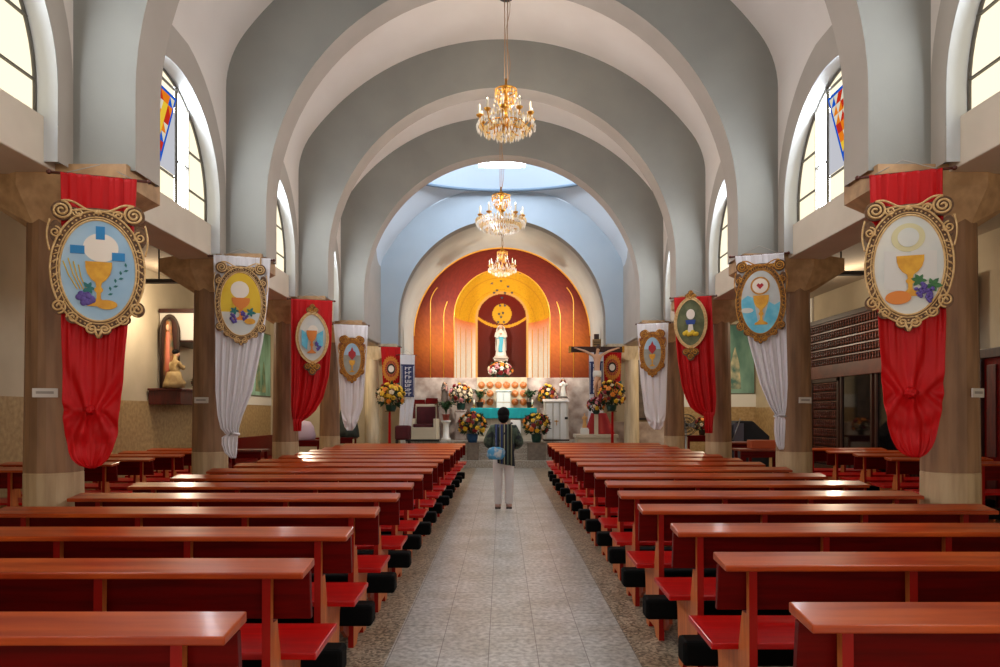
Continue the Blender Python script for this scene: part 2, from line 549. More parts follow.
# ---------- window leading, panes, coloured kite panel
def pane_mat(name, c, e): return emit_mat(name, c, e)
M_glassA = pane_mat('daylit_cream_glass', (255,240,206), 0.62)
M_glassB = pane_mat('daylit_white_glass', (242,248,255), WIN_E)
M_glassG = pane_mat('daylit_grey_glass', (205,206,214), 0.40)
M_sb = pane_mat('blue_stained_glass', (20,90,200), 0.4)
M_so = pane_mat('orange_stained_glass', (235,130,30), 0.4)
M_sr = pane_mat('red_stained_glass', (200,50,30), 0.4)
M_sy = pane_mat('yellow_stained_glass', (240,200,60), 0.4)
M_sw = pane_mat('pale_stained_glass', (226,220,196), 0.4)
M_lead = mat('window_leading', (92,88,80), 0.6)
def window(idx, s, ym):
    X = s*3.46
    top = lambda y: ZSPR + (ZTOP-ZSPR)*math.sqrt(max(0, 1-(y/HS)**2))
    fr = MB()
    rc = reveal_curve(32)
    pts = [(X, ym+p[0]*0.985, p[1]-0.01) for p in rc]
    fr.tube([(X, ym-HS*0.985, ZSILL)] + pts + [(X, ym+HS*0.985, ZSILL)], 0.014, 6)
    mull = [-0.62, -0.36, 0.36, 0.62]
    for y in mull: fr.box(X-0.016, X+0.016, ym+y-0.007, ym+y+0.007, ZSILL, top(y))
    for (y0, y1, zz) in ((-1.08,-0.62,4.0),(-1.08,-0.62,4.42),(-0.36,0.36,4.02),(-0.36,0.36,4.95),(0.62,1.08,4.0),(0.62,1.08,4.42),(-0.62,-0.36,4.22),(0.36,0.62,4.22)):
        fr.box(X-0.013, X+0.013, ym+y0, ym+y1, zz-0.006, zz+0.006)
    o = struct(fr.build('window_%d' % idx, M_lead))
    g = MB()
    ny = 44
    for i in range(ny):
        ya_, yb_ = -HS+2*HS*i/ny, -HS+2*HS*(i+1)/ny
        yc_ = abs((ya_+yb_)/2)
        mi = 0 if yc_ > 0.62 else (1 if yc_ > 0.36 else 0)
        g.add([(X+s*0.02, ym+ya_, ZSILL-0.03), (X+s*0.02, ym+yb_, ZSILL-0.03), (X+s*0.02, ym+yb_, top(yb_)+0.03), (X+s*0.02, ym+ya_, top(ya_)+0.03)], [(0,1,2,3)], mi)
    # opaque grey kite panel in the middle light
    g.add([(X+s*0.012, ym-0.35, 4.05), (X+s*0.012, ym+0.35, 4.05), (X+s*0.012, ym+0.35, 4.72), (X+s*0.012, ym-0.35, 4.72)], [(0,1,2,3)], 2)
    g.build('pane', [M_glassA, M_glassB, M_glassG], o, recalc=False)
    k = MB()
    Xs = X - s*0.012
    def tri(a, b, c, mi): k.add([(Xs, ym+a[0], a[1]), (Xs, ym+b[0], b[1]), (Xs, ym+c[0], c[1]), (Xs+s*0.012, ym+a[0], a[1]), (Xs+s*0.012, ym+b[0], b[1]), (Xs+s*0.012, ym+c[0], c[1])], [(0,1,2),(5,4,3),(0,1,4,3),(1,2,5,4),(2,0,3,5)], mi)
    A, B_, T = (-0.34, 4.86), (0.34, 4.86), (0.0, 4.08)
    tri(A, B_, T, 0)
    Xs -= s*0.006
    rnd = random.Random(idx)
    nr = 6
    def node(r_, c_):
        z_ = 4.82-0.64*r_/nr; hw_ = 0.285*(1-r_/nr)
        return (-hw_+2*hw_*(c_/max(nr-r_, 1)), z_)
    for r_ in range(nr):
        for c_ in range(nr-r_):
            tri(node(r_, c_), node(r_, c_+1), node(r_+1, c_), rnd.choice((1, 2, 3, 1, 4)))
            if c_ < nr-r_-1: tri(node(r_, c_+1), node(r_+1, c_+1), node(r_+1, c_), rnd.choice((1, 2, 3, 0, 4)))
    k.build('stained_panel', [M_sb, M_so, M_sr, M_sy, M_sw], o)
idx = 1
for s in (-1, 1):
    for c0, c1 in zip(COLS[:-1], COLS[1:]):
        window(idx, s, (c0+c1)/2); idx += 1
    window(idx, s, COLS[0]-1.47); idx += 1

# ---------- outer aisle walls, ceilings, ends
mb = MB(); mb.box(WL-0.2, WL, Y_BACK, 24, 0, 4.3); struct(mb.build('wall_left_aisle', M_aisle))
mb = MB(); mb.box(WR, WR+0.2, Y_BACK, 24, 0, 4.3); struct(mb.build('wall_right_aisle', M_aisle))
mb = MB(); mb.box(WL, WL+0.03, Y_BACK, 19.6, 0, 1.76); struct(mb.build('trim_12', M_wains))
mb = MB(); mb.box(WR-0.03, WR, 15.9, 19.6, 0, 1.7); struct(mb.build('trim_13', M_wains))
mb = MB()
mb.hexa([(WL-0.2,Y_BACK,4.25),(-3.7,Y_BACK,3.72),(-3.7,24,3.72),(WL-0.2,24,4.25),(WL-0.2,Y_BACK,4.4),(-3.7,Y_BACK,3.87),(-3.7,24,3.87),(WL-0.2,24,4.4)])
struct(mb.build('ceiling_left_aisle', M_aceil))
mb = MB()
mb.hexa([(3.7,Y_BACK,3.72),(WR+0.2,Y_BACK,4.25),(WR+0.2,24,4.25),(3.7,24,3.72),(3.7,Y_BACK,3.87),(WR+0.2,Y_BACK,4.4),(WR+0.2,24,4.4),(3.7,24,3.87)])
struct(mb.build('ceiling_right_aisle', M_aceil))
mb = MB(); mb.box(WL, -RA, 19.6, 19.75, 0, 4.3); struct(mb.build('wall_left_end', M_aisle))
mb = MB(); mb.box(RA, WR, 19.6, 19.75, 0, 4.3); struct(mb.build('wall_right_end', M_aisle))
mb = MB()
mb.box(WL-0.2, -3.0, Y_BACK-0.2, Y_BACK, 0, 4.4); mb.box(3.0, WR+0.2, Y_BACK-0.2, Y_BACK, 0, 4.4); mb.box(-3.7, 3.7, Y_BACK-0.2, Y_BACK, 5.2, 8)
mb.box(-3.7, -2.6, Y_BACK-0.2, Y_BACK, 0, 5.2); mb.box(2.6, 3.7, Y_BACK-0.2, Y_BACK, 0, 5.2)
struct(mb.build('wall_back', M_aisle))
mb = MB(); mb.add([(-2.6,Y_BACK-0.1,0),(2.6,Y_BACK-0.1,0),(2.6,Y_BACK-0.1,5.2),(-2.6,Y_BACK-0.1,5.2)], [(0,1,2,3)])
struct(mb.build('window_13', emit_mat('entrance_daylight', (255,246,232), BACK_E), recalc=False))

for i_, (xa_, xb_) in enumerate(((-5.9,-4.1),(4.3,6.4))):
    mb = MB(); mb.add([(xa_,Y_BACK+0.01,0),(xb_,Y_BACK+0.01,0),(xb_,Y_BACK+0.01,3.0),(xa_,Y_BACK+0.01,3.0)], [(0,1,2,3)])
    struct(mb.build('door_%d' % (i_+1), emit_mat('aisle_fill_glow', (255,246,232), AISLE_E), recalc=False))  # unseen glowing door panels added to light the aisles
# ---------- columns with haunched capitals carrying the cross beams
COL_X = 3.57
def column(s, y, name_label, far=False):
    t = thing('column', name_label, 'column', (s*COL_X, y, 0.0), 0, 'stone clad nave columns')
    mb = MB()
    n = 20
    prof = [(0.212, 0.0), (0.208, 1.06), (0.204, 1.062), (0.204, 1.07), (0.207, 1.072), (0.182, 3.0), (0.182, 3.05)]
    mb.lathe(prof, n, smooth=False)
    if not far: mb.mi = [1 if i_//n in (0, 1, 2) and i_ < 3*n else 0 for i_ in range(len(mb.mi))]
    mb.build('shaft', mat('lit_ribbed_stone', (232,214,182), 0.6, c2=(206,186,150), scale=3.0, stretch=(4,4,0.5), detail=5) if far else [M_stone, M_stone_low], t)  # far shaft and capital lightened, altar-end light put into the stone colour
    cp = MB()
    xi = 2.86-COL_X
    top = [(xi,-0.25),(0.13,-0.25),(0.62,0.0),(0.62,0.27),(xi,0.27)]
    q = 0.17
    bot = [(-q,-q),(0.05,-q),(q,-0.04),(q,q),(-q,q)]
    top = [(s*x_, y_) for x_, y_ in top]; bot = [(s*x_, y_) for x_, y_ in bot]
    m5 = 5
    v = [(x_,y_,2.99) for x_,y_ in bot]+[(x_,y_,3.27) for x_,y_ in top]+[(x_,y_,3.43) for x_,y_ in top]
    f = [list(range(5))[::-1], [10,11,12,13,14]]
    for L_ in (0, 5):
        for i_ in range(5):
            j_ = (i_+1) % 5; f.append((L_+i_, L_+j_, L_+5+j_, L_+5+i_))
    cp.add(v, f)
    cp.build('capital', mat('lit_ribbed_stone', (232,214,182), 0.6) if far else mat('warm_tan_capital_stone', (190,150,106), 0.6, c2=(160,122,82), scale=3.0, stretch=(3,3,3), detail=5), t)
    return t
# ================================================================ COLUMNS
side_word = {-1: 'left', 1: 'right'}
COL_LAB = {
 5.5: 'tan stone column nearest the front of the photo, behind the framed red banner %s of the aisle',
 8.44: 'tan stone column behind the tied white banner, %s of the aisle',
 11.38: 'tan stone column behind the side-knotted red banner, %s of the aisle',
 14.3: 'tan stone column behind the rounded white banner, %s of the aisle',
}
for s in (-1, 1):
    for y in COLS[3:]:
        column(s, y, COL_LAB[y] % side_word[s])
    column(s, YD, 'slim brightly lit stone column beside the altar platform, %s of the altar' % side_word[s], far=True)
    for y in (2.55,):
        pass

# small white notice plaques on the columns
M_plaque = mat('white_plaque', (205,196,186), 0.4)
for s, y, du in ((-1,5.5,0.0),(1,5.5,0.0),(-1,8.44,0),(1,8.44,0)):
    a = R(18)*-s
    r = 0.2
    x = s*COL_X + -s*r*0.55*(-1 if y < 6 and s > 0 else 1)*0.3
    mb = MB(); mb.box(-0.085, 0.085, -0.012, 0.0, -0.035, 0.035)
    mb.box(-0.06, 0.06, -0.014, -0.011, -0.008, 0.012, 1)
    o = mb.build('notice_plaque', [M_plaque, mat('plaque_print', (150,140,132), 0.5)])
    xs = {(-1,5.5): 0.055, (1,5.5): 0.1, (-1,8.44): -0.02, (1,8.44): 0.05}[(s,y)]
    yy = -math.sqrt(0.194**2 - xs**2) - 0.002
    o.location = (s*COL_X+xs, y+yy, 1.69); o.rotation_euler = (0,0, math.atan2(xs, -yy))
    tag(o, 'small white plaque on the column behind the %s banner %s of the aisle' % ('framed red' if y < 6 else 'tied white', side_word[s]), 'plaque', 'column plaques')

# ================================================================ PEWS
M_pew = mat('red_varnished_wood', (104,4,2), 0.40, c2=(80,3,2), scale=2.0, stretch=(1.2,14,14), detail=4, coat=0.03, spec=0.12)  # dark red carries the shade on the pew backs
M_pewtop = mat('red_brown_varnished_ledge', (192,84,30), 0.30, c2=(150,50,14), scale=1.6, stretch=(1.0,10,10), detail=5, coat=0.25, spec=0.25)
M_leg = mat('red_brown_plank', (172,76,30), 0.45, c2=(122,38,14), scale=3, stretch=(8,8,1))
M_pad = mat('black_kneeler_vinyl', (6,6,6), 0.7, spec=0.1)
M_seat = mat('lit_red_seat_varnish', (190,8,6), 0.34, c2=(168,5,4), scale=2.0, stretch=(1.2,14,14), detail=4, coat=0.12, spec=0.25)  # seat red brightened, overhead light put into the colour
M_side = mat('orange_tan_plank_face', (210,118,58), 0.45, c2=(180,90,40), scale=3, stretch=(8,8,1))
M_edge = mat('red_plank_edge', (150,16,7), 0.42, spec=0.2)
def pew_proto(s, L, sup, label, group):
    """s=-1: runs to -x from the aisle end; faces +y"""
    t = thing('pew', label, 'pew', (0,0,0), 0, group)
    def bx(x0, x1): return (min(s*x0, s*x1), max(s*x0, s*x1))
    x0, x1 = bx(0, L)
    m = MB()
    m.hexa([(x0,-0.15,0.855),(x1,-0.15,0.855),(x1,0.03,0.872),(x0,0.03,0.872),(x0,-0.15,0.882),(x1,-0.15,0.882),(x1,0.03,0.907),(x0,0.03,0.907)])
    m.build('book_ledge', M_pewtop, t, bevel=0.006)
    m = MB()
    m.hexa([(x0,-0.03,0.66),(x1,-0.03,0.66),(x1,0.0,0.66),(x0,0.0,0.66),(x0,-0.055,0.86),(x1,-0.055,0.86),(x1,-0.02,0.865),(x0,-0.02,0.865)])
    m.build('backrest', M_pew, t, bevel=0.004)
    m = MB()
    m.hexa([(x0,0.05,0.455),(x1,0.05,0.455),(x1,0.44,0.47),(x0,0.44,0.47),(x0,0.05,0.485),(x1,0.05,0.485),(x1,0.44,0.50),(x0,0.44,0.50)])
    m.build('seat', M_seat, t, bevel=0.006)
    poly = [(-0.095,0.0),(-0.085,0.865),(-0.05,0.865),(-0.055,0.65),(0.0,0.65),(0.045,0.49),(0.045,0.46),(0.40,0.47),(0.34,0.34),(0.31,0.0),(0.22,0.0),(0.20,0.05),(0.05,0.05),(0.0,0.0)]
    for q in sup:
        m = MB(); m.prism(poly, 'x', s*q-0.018, s*q+0.018); m.mi = [0, 0]+[1]*(len(m.mi)-2)
        m.build('support', [M_side, M_edge], t)
    m = MB()
    kx0, kx1 = bx(0.0, L-0.05)
    m.box(kx0, kx1, -0.27, -0.13, 0.19, 0.325)
    k = m.build('kneeler', M_pad, t, bevel=0.02)
    for q in sup:
        m = MB(); m.prism([(-0.25,0.19),(-0.25,0.16),(-0.13,0.08),(-0.09,0.08),(-0.09,0.19)], 'x', s*q+0.024*s-0.012, s*q+0.024*s+0.012)
        m.build('bracket', M_leg, k)
    return t
ORD = ['first','second','third','fourth','fifth','sixth','seventh','eighth','ninth','tenth','eleventh','twelfth','thirteenth','fourteenth','fifteenth','sixteenth']
def pew_label(s, n):
    nm = side_word[s]
    if n == 0: return 'red wooden pew nearest the camera, %s of the tiled aisle' % nm
    if n == 15: return 'red wooden pew closest to the altar steps, %s of the tiled aisle' % nm
    return 'red wooden pew, %s row back from the camera, %s of the tiled aisle' % (ORD[n], nm)
for s, xe, d0, pitch, L in ((-1, -0.805, 2.15, 0.816, 2.52), (1, 0.95, 2.26, 0.828, 2.38)):
    sup = (0.17, 0.87, 1.57, 2.32) if s < 0 else (0.14, 0.84, 1.52, 2.2)
    p = pew_proto(s, L, sup, pew_label(s, 0), 'nave pews %s of the aisle' % side_word[s])
    p.location = (xe, d0, 0)
    for n in range(1, 16):
        jx = random.uniform(-0.02, 0.02)
        dup(p, (xe + jx + (0.0 if s > 0 else 0.002*n), d0+pitch*n+random.uniform(-0.015,0.015), 0), random.uniform(-0.004,0.004), pew_label(s, n))
# side-aisle pews
p = pew_proto(-1, 1.45, (0.14, 0.72, 1.3), 'dark red short pew in the left side aisle, first row showing past the near column', 'side aisle pews left of the columns')
p.location = (-4.95, 8.9, 0)
LA = ['second','third','fourth','fifth','sixth']
for n in range(1, 5):
    dup(p, (-4.95 + 0.02*n, 8.9+0.88*n, 0), 0, 'dark red short pew in the left side aisle, %s row past the near column' % LA[n-1])
dup(p, (-4.95, 8.02, 0), 0, 'dark red short pew in the left side aisle, hidden mostly by the near column')
p = pew_proto(1, 1.45, (0.14, 0.72, 1.3), 'red short pew in the right side aisle, nearest the red-panelled door', 'side aisle pews right of the columns')
p.location = (5.5, 9.0, 0)
RAL = ['red short pew in the right side aisle, second from the red-panelled door', 'red short pew in the right side aisle, third from the red-panelled door', 'red short pew in the right side aisle, before the lattice screen doors', 'red short pew in the right side aisle, farthest along the lattice screen']
for n in range(1, 5):
    dup(p, (5.5, 9.0+0.9*n, 0), 0, RAL[n-1])
# ================================================================ BANNERS
M_red = mat('red_satin', (196,8,14), 0.55, c2=(180,5,10), scale=2, spec=0.25)
M_wcloth = mat('white_satin', (226,222,226), 0.45)
M_navy = mat('navy_print', (38,46,92), 0.6)
M_frame_d = mat('brown_frame', (122,86,54), 0.6, c2=(84,56,34), scale=30)
M_frame_g = mat('tan_gilt_trim', (226,190,134), 0.5, 0.05, c2=(200,158,100), scale=30)
M_frame_o = mat('ochre_gilt', (206,146,50), 0.45, 0.25, c2=(160,100,30), scale=25)
M_trimd = mat('dark_trim', (52,36,26), 0.7)
M_sky = mat('pale_blue_panel', (176,204,224), 0.6, c2=(150,186,214), scale=3)
M_yel = mat('yellow_panel', (232,198,52), 0.6, c2=(222,178,30), scale=3)
M_wpan = mat('white_panel', (226,222,210), 0.6, c2=(206,208,204), scale=3)
M_gpan = mat('grey_panel', (166,166,156), 0.6, c2=(146,146,138), scale=4)
M_bright = mat('bright_blue_paint', (28,128,190), 0.5)
M_sea = mat('sea_blue_paint', (86,182,214), 0.5, c2=(126,204,226), scale=9)
M_host = mat('cream_host', (238,226,212), 0.5)
M_chal = mat('gold_paint', (222,164,44), 0.4, 0.2, c2=(200,136,28), scale=14)
M_orange = mat('orange_paint', (222,128,40), 0.5)
M_grape = mat('purple_grape_paint', (92,72,150), 0.5)
M_leafp = mat('green_leaf_paint', (62,120,60), 0.5, c2=(40,96,60), scale=20)
M_teal = mat('teal_paint', (20,110,110), 0.5)
M_heart = mat('dark_red_paint', (170,24,30), 0.5)
M_rod = mat('brown_rod', (88,40,26), 0.5)

def smooth_profile(pts, y):
    for (a, b) in zip(pts[:-1], pts[1:]):
        if a[0] <= y <= b[0]:
            t = (y-a[0])/(b[0]-a[0]) if b[0] > a[0] else 0
            return [a[i]+(b[i]-a[i])*t for i in (1, 2)]
    return list(pts[-1][1:]) if y > pts[-1][0] else list(pts[0][1:])

class Banner:
    def __init__(self, s, d, cx, ytop, label, group, rodlen):
        self.s = 690.0/d; self.cx = cx; self.yt = ytop; self.side = s
        self.ang = R(20)*(-s)
        X = (cx-502)/self.s; Z = EYE + (413.6-ytop)/self.s
        self.t = thing('banner', label, 'banner', (X, d, Z), self.ang, group)
        self.fx = self.s*(math.cos(R(20)) + math.sin(R(20))*abs(X)/d)   # pixels of the photo per metre across the turned cloth
        r = MB(); r.tube([(-rodlen/2,0,0.0),(rodlen/2,0,0.0)], 0.011, 8)
        r.ball((-rodlen/2,0,0), 0.018, 8, 6); r.ball((rodlen/2,0,0), 0.018, 8, 6)
        r.build('rod', M_rod, self.t)
        c = MB(); c.tube([(-rodlen*0.32,0,0.01),(0,0.10,0.13),(rodlen*0.32,0,0.01)], 0.004, 5)
        c.build('cord', mat('pale_cord', (170,160,150), 0.7), self.t)
    def uv(self, px, py): return ((px-self.cx)/self.fx, -(py-self.yt)/self.s)
    def cloth(self, rows, material, folds=5, amp=0.02, knot=None, nu=60, nv=90, name='cloth', topgather=0.0, y0=0.0, bottom_dip=0.0, seed=0):
        """rows: (py, xl, xr) outline; folds run down the cloth, drawn into the knot if there is one"""
        rnd = random.Random(seed+int(self.cx))
        ya, yb = rows[0][0], rows[-1][0]
        ph = [rnd.uniform(0, 6.28) for _ in range(4)]
        kn = self.uv(*knot) if knot else None
        def fn(a, b):
            py = ya+(yb-ya)*b
            xl, xr = smooth_profile(rows, py)
            u = xl+(xr-xl)*a
            U, Vv = self.uv(u, py)
            k = 0.35+0.65*min(1, b*1.6)
            w = amp*k*(0.55*math.sin(2*PI*folds*a+ph[0]+0.6*math.sin(3*b+ph[3])) + 0.3*math.sin(2*PI*folds*1.9*a+ph[1]+b*2) + 0.15*math.sin(2*PI*folds*3.3*a+ph[2]))
            if topgather: w += topgather*math.exp(-b*9)*math.sin(2*PI*26*a)
            if kn:
                du, dv = U-kn[0], Vv-kn[1]
                dist = math.hypot(du, dv)
                near = math.exp(-(dist/0.75)**2)
                q = math.atan2(du, abs(dv)+0.09)
                fan = 0.6*math.sin(11*q+ph[0])+0.3*math.sin(19*q+ph[1])
                w = w*(1-near)+amp*0.75*near*fan*min(1, dist/0.05)
                if dv < 0:
                    w += 0.010*math.sin(34*dist+ph[2])*min(1, dist/0.08)*min(1, abs(du)/0.05)
                w += -0.045*math.exp(-(dist/0.09)**2)
            edge = min(a, 1-a)
            return (U, y0+w-0.02 - 0.01*math.exp(-(edge/0.05)**2), Vv)
        m = MB(); m.grid(fn, nu, nv)
        return m.build(name, material, self.t, recalc=False, solid=0.004)
    def plate(self, poly, name, material, lay, th=0.006, parent=None):
        """flat applied piece; poly in (u, v) metres, lay = layer distance in front of the cloth"""
        m = MB()
        m.prism([(p[0], p[1]) for p in poly], 'y', -lay, -lay-th)
        return m.build(name, material, parent or self.t)
def ell(cu, cv, a, b, n=48, a0=0, a1=2*PI):
    return [(cu+a*math.cos(a0+(a1-a0)*k/n), cv+b*math.sin(a0+(a1-a0)*k/n)) for k in range(n if abs(a1-a0-2*PI) < 1e-6 else n+1)]
def chalice_poly(cu, cv, w, h):
    """cup, stem with knop, foot; cv = middle"""
    P = [(0.50,0.50),(0.49,0.36),(0.42,0.22),(0.28,0.10),(0.12,0.03),(0.09,-0.06),(0.16,-0.11),(0.16,-0.15),(0.08,-0.20),(0.08,-0.32),(0.18,-0.38),(0.40,-0.44),(0.42,-0.50)]
    return [(cu+x*w, cv+y*h) for x, y in P] + [(cu-x*w, cv+y*h) for x, y in P[::-1]]
def spiral(cu, cv, r0, turns, a0, sgn=1, n=40):
    return [(cu+(r0*(1-0.86*k/n))*math.cos(a0+sgn*turns*2*PI*k/n), cv+(r0*(1-0.86*k/n))*math.sin(a0+sgn*turns*2*PI*k/n)) for k in range(n+1)]
def ribbon(m, pts, r, lay, mi=0, closed=False):
    m.tube([(p[0], -lay, p[1]) for p in pts], r, 6, mi, closed=closed)
def ring_plate(m, outer, inner, lay, th, mi=0):
    n = len(outer)
    v = [(p[0], -lay, p[1]) for p in outer]+[(p[0], -lay, p[1]) for p in inner]+[(p[0], -lay-th, p[1]) for p in outer]+[(p[0], -lay-th, p[1]) for p in inner]
    f = []
    for i in range(n):
        j = (i+1) % n
        f += [(i,j,n+j,n+i), (2*n+i,3*n+i,3*n+j,2*n+j), (i,2*n+i,2*n+j,j), (n+i,n+j,3*n+j,3*n+i)]
    m.add(v, f, mi)
def ornate_frame(bn, cu, cv, a, b, k, m1, m2, style='square', lay=0.05, vol=0.078):
    """carved frame: oval ring with volutes at the upper corners, leaf scrolls low down and a finial"""
    n = 96
    L2 = lay+0.026
    m = MB(); ring_plate(m, ell(cu, cv, a+k, b+k*1.1, n), ell(cu, cv, a, b, n), lay, 0.02, 0)
    discs = [(0, b+k*0.9, a*0.62, k*0.62), (0, -b-k*1.05, vol*0.85, k*0.75), (0, -b-k*1.6, vol*0.4, k*0.6)]
    for sg in (-1, 1):
        discs += [(sg*a*0.94, b+vol*0.75, vol*1.05, vol*1.05), (sg*a*0.62, b+vol*0.45, vol*0.8, vol*0.75), (sg*(a+k*0.42), b*0.72, vol*0.62, vol*1.2), (sg*(a+k*0.1), -b*0.74, vol*0.75, vol*0.85), (sg*a*0.66, -b*0.95, vol*0.7, vol*0.6), (sg*vol*0.62, -b-k*1.0, vol*0.62, vol*0.6)]
    for i, (du, dv, ra, rb) in enumerate(discs):
        m.prism(ell(cu+du, cv+dv, ra, rb, 26), 'y', -lay-0.002, -lay-0.0185-0.0003*i)
    # keep the opening clear: the panel sits in front of anything reaching into it
    fr = m.build('frame', m1, bn.t)
    g = MB()
    w = max(k*0.12, 0.0055)
    for q, ww in ((0.0, 1.2), (0.30, 0.7), (1.0, 1.1)): ribbon(g, ell(cu, cv, a+k*q, b+k*1.1*q, n), w*ww, L2, closed=True)
    for i in range(60):
        t = 2*PI*i/60
        g.ball((cu+(a+k*0.64)*math.cos(t), -L2+0.004, cv+(b+k*0.70)*math.sin(t)), (w*1.1, w*0.8, w*1.1), 6, 4)
    for sg in (-1, 1):
        c0 = (cu+sg*a*0.94, cv+b+vol*0.75)
        ribbon(g, spiral(c0[0], c0[1], vol*1.0, 2.2, PI*0.5, sg), w*1.25, L2+0.004)
        # sweep from the volute to the crest
        ribbon(g, [(cu+sg*a*0.94*(1-t), cv+b+vol*1.75-(vol*0.75)*t+vol*0.22*math.sin(PI*2*t)) for t in [i/14 for i in range(15)]], w*1.2, L2+0.003)
        ribbon(g, [(cu+sg*a*0.70*(1-t), cv+b+vol*0.75+(k*0.3)*math.sin(PI*t)) for t in [i/14 for i in range(15)]], w, L2+0.003)
        ribbon(g, spiral(cu+sg*a*0.52, cv+b+vol*0.62, vol*0.5, 1.5, PI, -sg), w, L2+0.003)
        ribbon(g, spiral(cu+sg*(a+k*0.42), cv+b*0.72-vol*0.1, vol*0.6, 1.6, PI*0.5, sg), w, L2+0.003)
        ribbon(g, [(cu+sg*(a+k*(1.02+0.32*math.sin(PI*t))), cv+b*0.95-b*0.62*t) for t in [i/14 for i in range(15)]], w, L2)
        for kk in range(9):
            t = 0.45-1.05*kk/8
            ribbon(g, [(cu+sg*(a+k*0.15)*math.cos(t), cv+(b+k*0.15)*math.sin(t)), (cu+sg*(a+k*0.98)*math.cos(t-0.10), cv+(b+k*1.05)*math.sin(t-0.10))], w*0.75, L2)
        ribbon(g, spiral(cu+sg*(a+k*0.1), cv-b*0.74, vol*0.74, 1.8, -PI*0.5, -sg), w*1.1, L2+0.003)
        ribbon(g, spiral(cu+sg*a*0.66, cv-b*0.95, vol*0.6, 1.6, PI, sg), w*1.0, L2+0.003)
        ribbon(g, spiral(cu+sg*vol*0.62, cv-b-k*1.0, vol*0.58, 1.7, PI*0.5, -sg), w*1.1, L2+0.004)
        ribbon(g, [(cu+sg*vol*0.3*(1-t)+0.0, cv-b-k*1.3-k*0.85*t) for t in (0, 0.5, 1)], w*1.3, L2+0.004)
    for i in range(7):
        an = PI/2+(i-3)*0.42
        ribbon(g, [(cu, cv+b+k*0.7), (cu+k*0.42*math.cos(an), cv+b+k*0.7+k*0.42*math.sin(an))], [k*0.04, k*0.13], L2+0.004)
    g.build('scrollwork', m2, fr)
    p = MB(); p.prism(ell(cu, cv, a+0.004, b+0.004, 64), 'y', -lay+0.004, -lay-0.0245)
    return p, fr
def grapes(bn, cu, cv, w, h, lay, n=14, seed=1, parent=None, mt=None):
    rnd = random.Random(seed); m = MB()
    for i in range(n):
        t = i/n
        m.ball((cu+w*(rnd.uniform(-0.5,0.5))*(1-0.6*t), -lay-0.006, cv+h*(0.5-t)), (w*0.17, 0.008, w*0.17), 8, 6)
    return m.build('grape_bunch', mt or M_grape, parent)
def leaves(cu, cv, r, lay, n=5, seed=2, name='vine_leaf', parent=None, mt=None):
    rnd = random.Random(seed); m = MB()
    for i in range(n):
        an = 2*PI*i/n+rnd.uniform(-0.3,0.3); L = r*rnd.uniform(0.7,1.1)
        c, s = math.cos(an), math.sin(an)
        poly = [(0,0),(0.35,0.28),(0.7,0.2),(1,0),(0.7,-0.2),(0.35,-0.28)]
        m.prism([(cu+L*(x*c-y*s), cv+L*(x*s+y*c)) for x, y in poly], 'y', -lay, -lay-0.004)
    return m.build(name, mt or M_leafp, parent)

BGRP = 'procession banners hung on the columns'
# ---- L1 red with blue-cross oval
b = Banner(-1, 5.17, 100, 177, 'red banner with ornate oval showing a blue cross above a gold chalice', BGRP, 0.66)
b.cloth([(177,62,138),(200,62.5,137),(330,63,128),(399,64,122),(435,66,118),(450,69.5,114),(459,74,109),(465,81,102),(468,90,95)], M_red, 5, 0.036, knot=(92,410), topgather=0.006)
m = MB(); u, v = b.uv(92,410); m.ball((u,-0.075,v),(0.035,0.03,0.035),12,8); [m.tube([(u+0.03*math.cos(a),-0.08,v+0.03*math.sin(a)),(u+0.012*math.cos(a+1),-0.11,v+0.012*math.sin(a+1)),(u-0.02*math.cos(a),-0.085,v-0.02*math.sin(a))],0.012,6) for a in (0,1.05,2.1,3.14,4.2,5.2)]
m.build('rosette_knot', M_red, b.t)
cu, cv = b.uv(100.5, 272.5)
p, fr = ornate_frame(b, cu, cv, 0.250, 0.374, 0.058, M_frame_d, M_frame_g, vol=0.068)
pan = p.build('oval_panel', M_sky, b.t)
LY = 0.076
def P(*a, parent=None): return b.uv(*a)
for (x0,x1,y0,y1) in ((98,107,229,242),(73,87,249,257),(114,127,254,262)):
    a1 = b.uv(x0,y0); a2 = b.uv(x1,y1)
    b.plate([(a1[0],a1[1]),(a2[0],a1[1]),(a2[0],a2[1]),(a1[0],a2[1])], 'cross_arm', M_bright, LY, 0.004, pan)
c_ = b.uv(103,250); b.plate(ell(c_[0],c_[1],0.115,0.105), 'host', M_host, LY-0.001, 0.004, pan)
c_ = b.uv(101,286); b.plate(chalice_poly(c_[0],c_[1],0.175,0.33), 'chalice', M_chal, LY+0.004, 0.005, pan)
c_ = b.uv(89,301); grapes(b, c_[0], c_[1], 0.13, 0.07, LY+0.002, 16, 3, pan)
c_ = b.uv(91,290); leaves(c_[0], c_[1], 0.06, LY+0.004, 5, 4, parent=pan, mt=M_teal)
m = MB()
for i in range(8):
    c_ = b.uv(110+i*2.6, 296-i*4.0); an = 0.9+(0.8 if i % 2 else -0.6)
    m.prism([(c_[0]+0.035*(x*math.cos(an)-y*math.sin(an)), c_[1]+0.035*(x*math.sin(an)+y*math.cos(an))) for x, y in ((0,0),(0.5,0.25),(1,0),(0.5,-0.25))], 'y', -LY, -LY-0.004)
m.build('leaf_sprig', M_teal, pan)
m = MB()
for k in range(4):
    c0 = b.uv(80+k*3, 292); c1 = b.uv(66+k*5, 262+3*abs(k-1))
    m.tube([(c0[0],-LY-0.002,c0[1]),((c0[0]+c1[0])/2-0.01,-LY-0.002,(c0[1]+c1[1])/2),(c1[0],-LY-0.002,c1[1])],0.004,5)
m.build('wheat_ears', M_yel, pan)
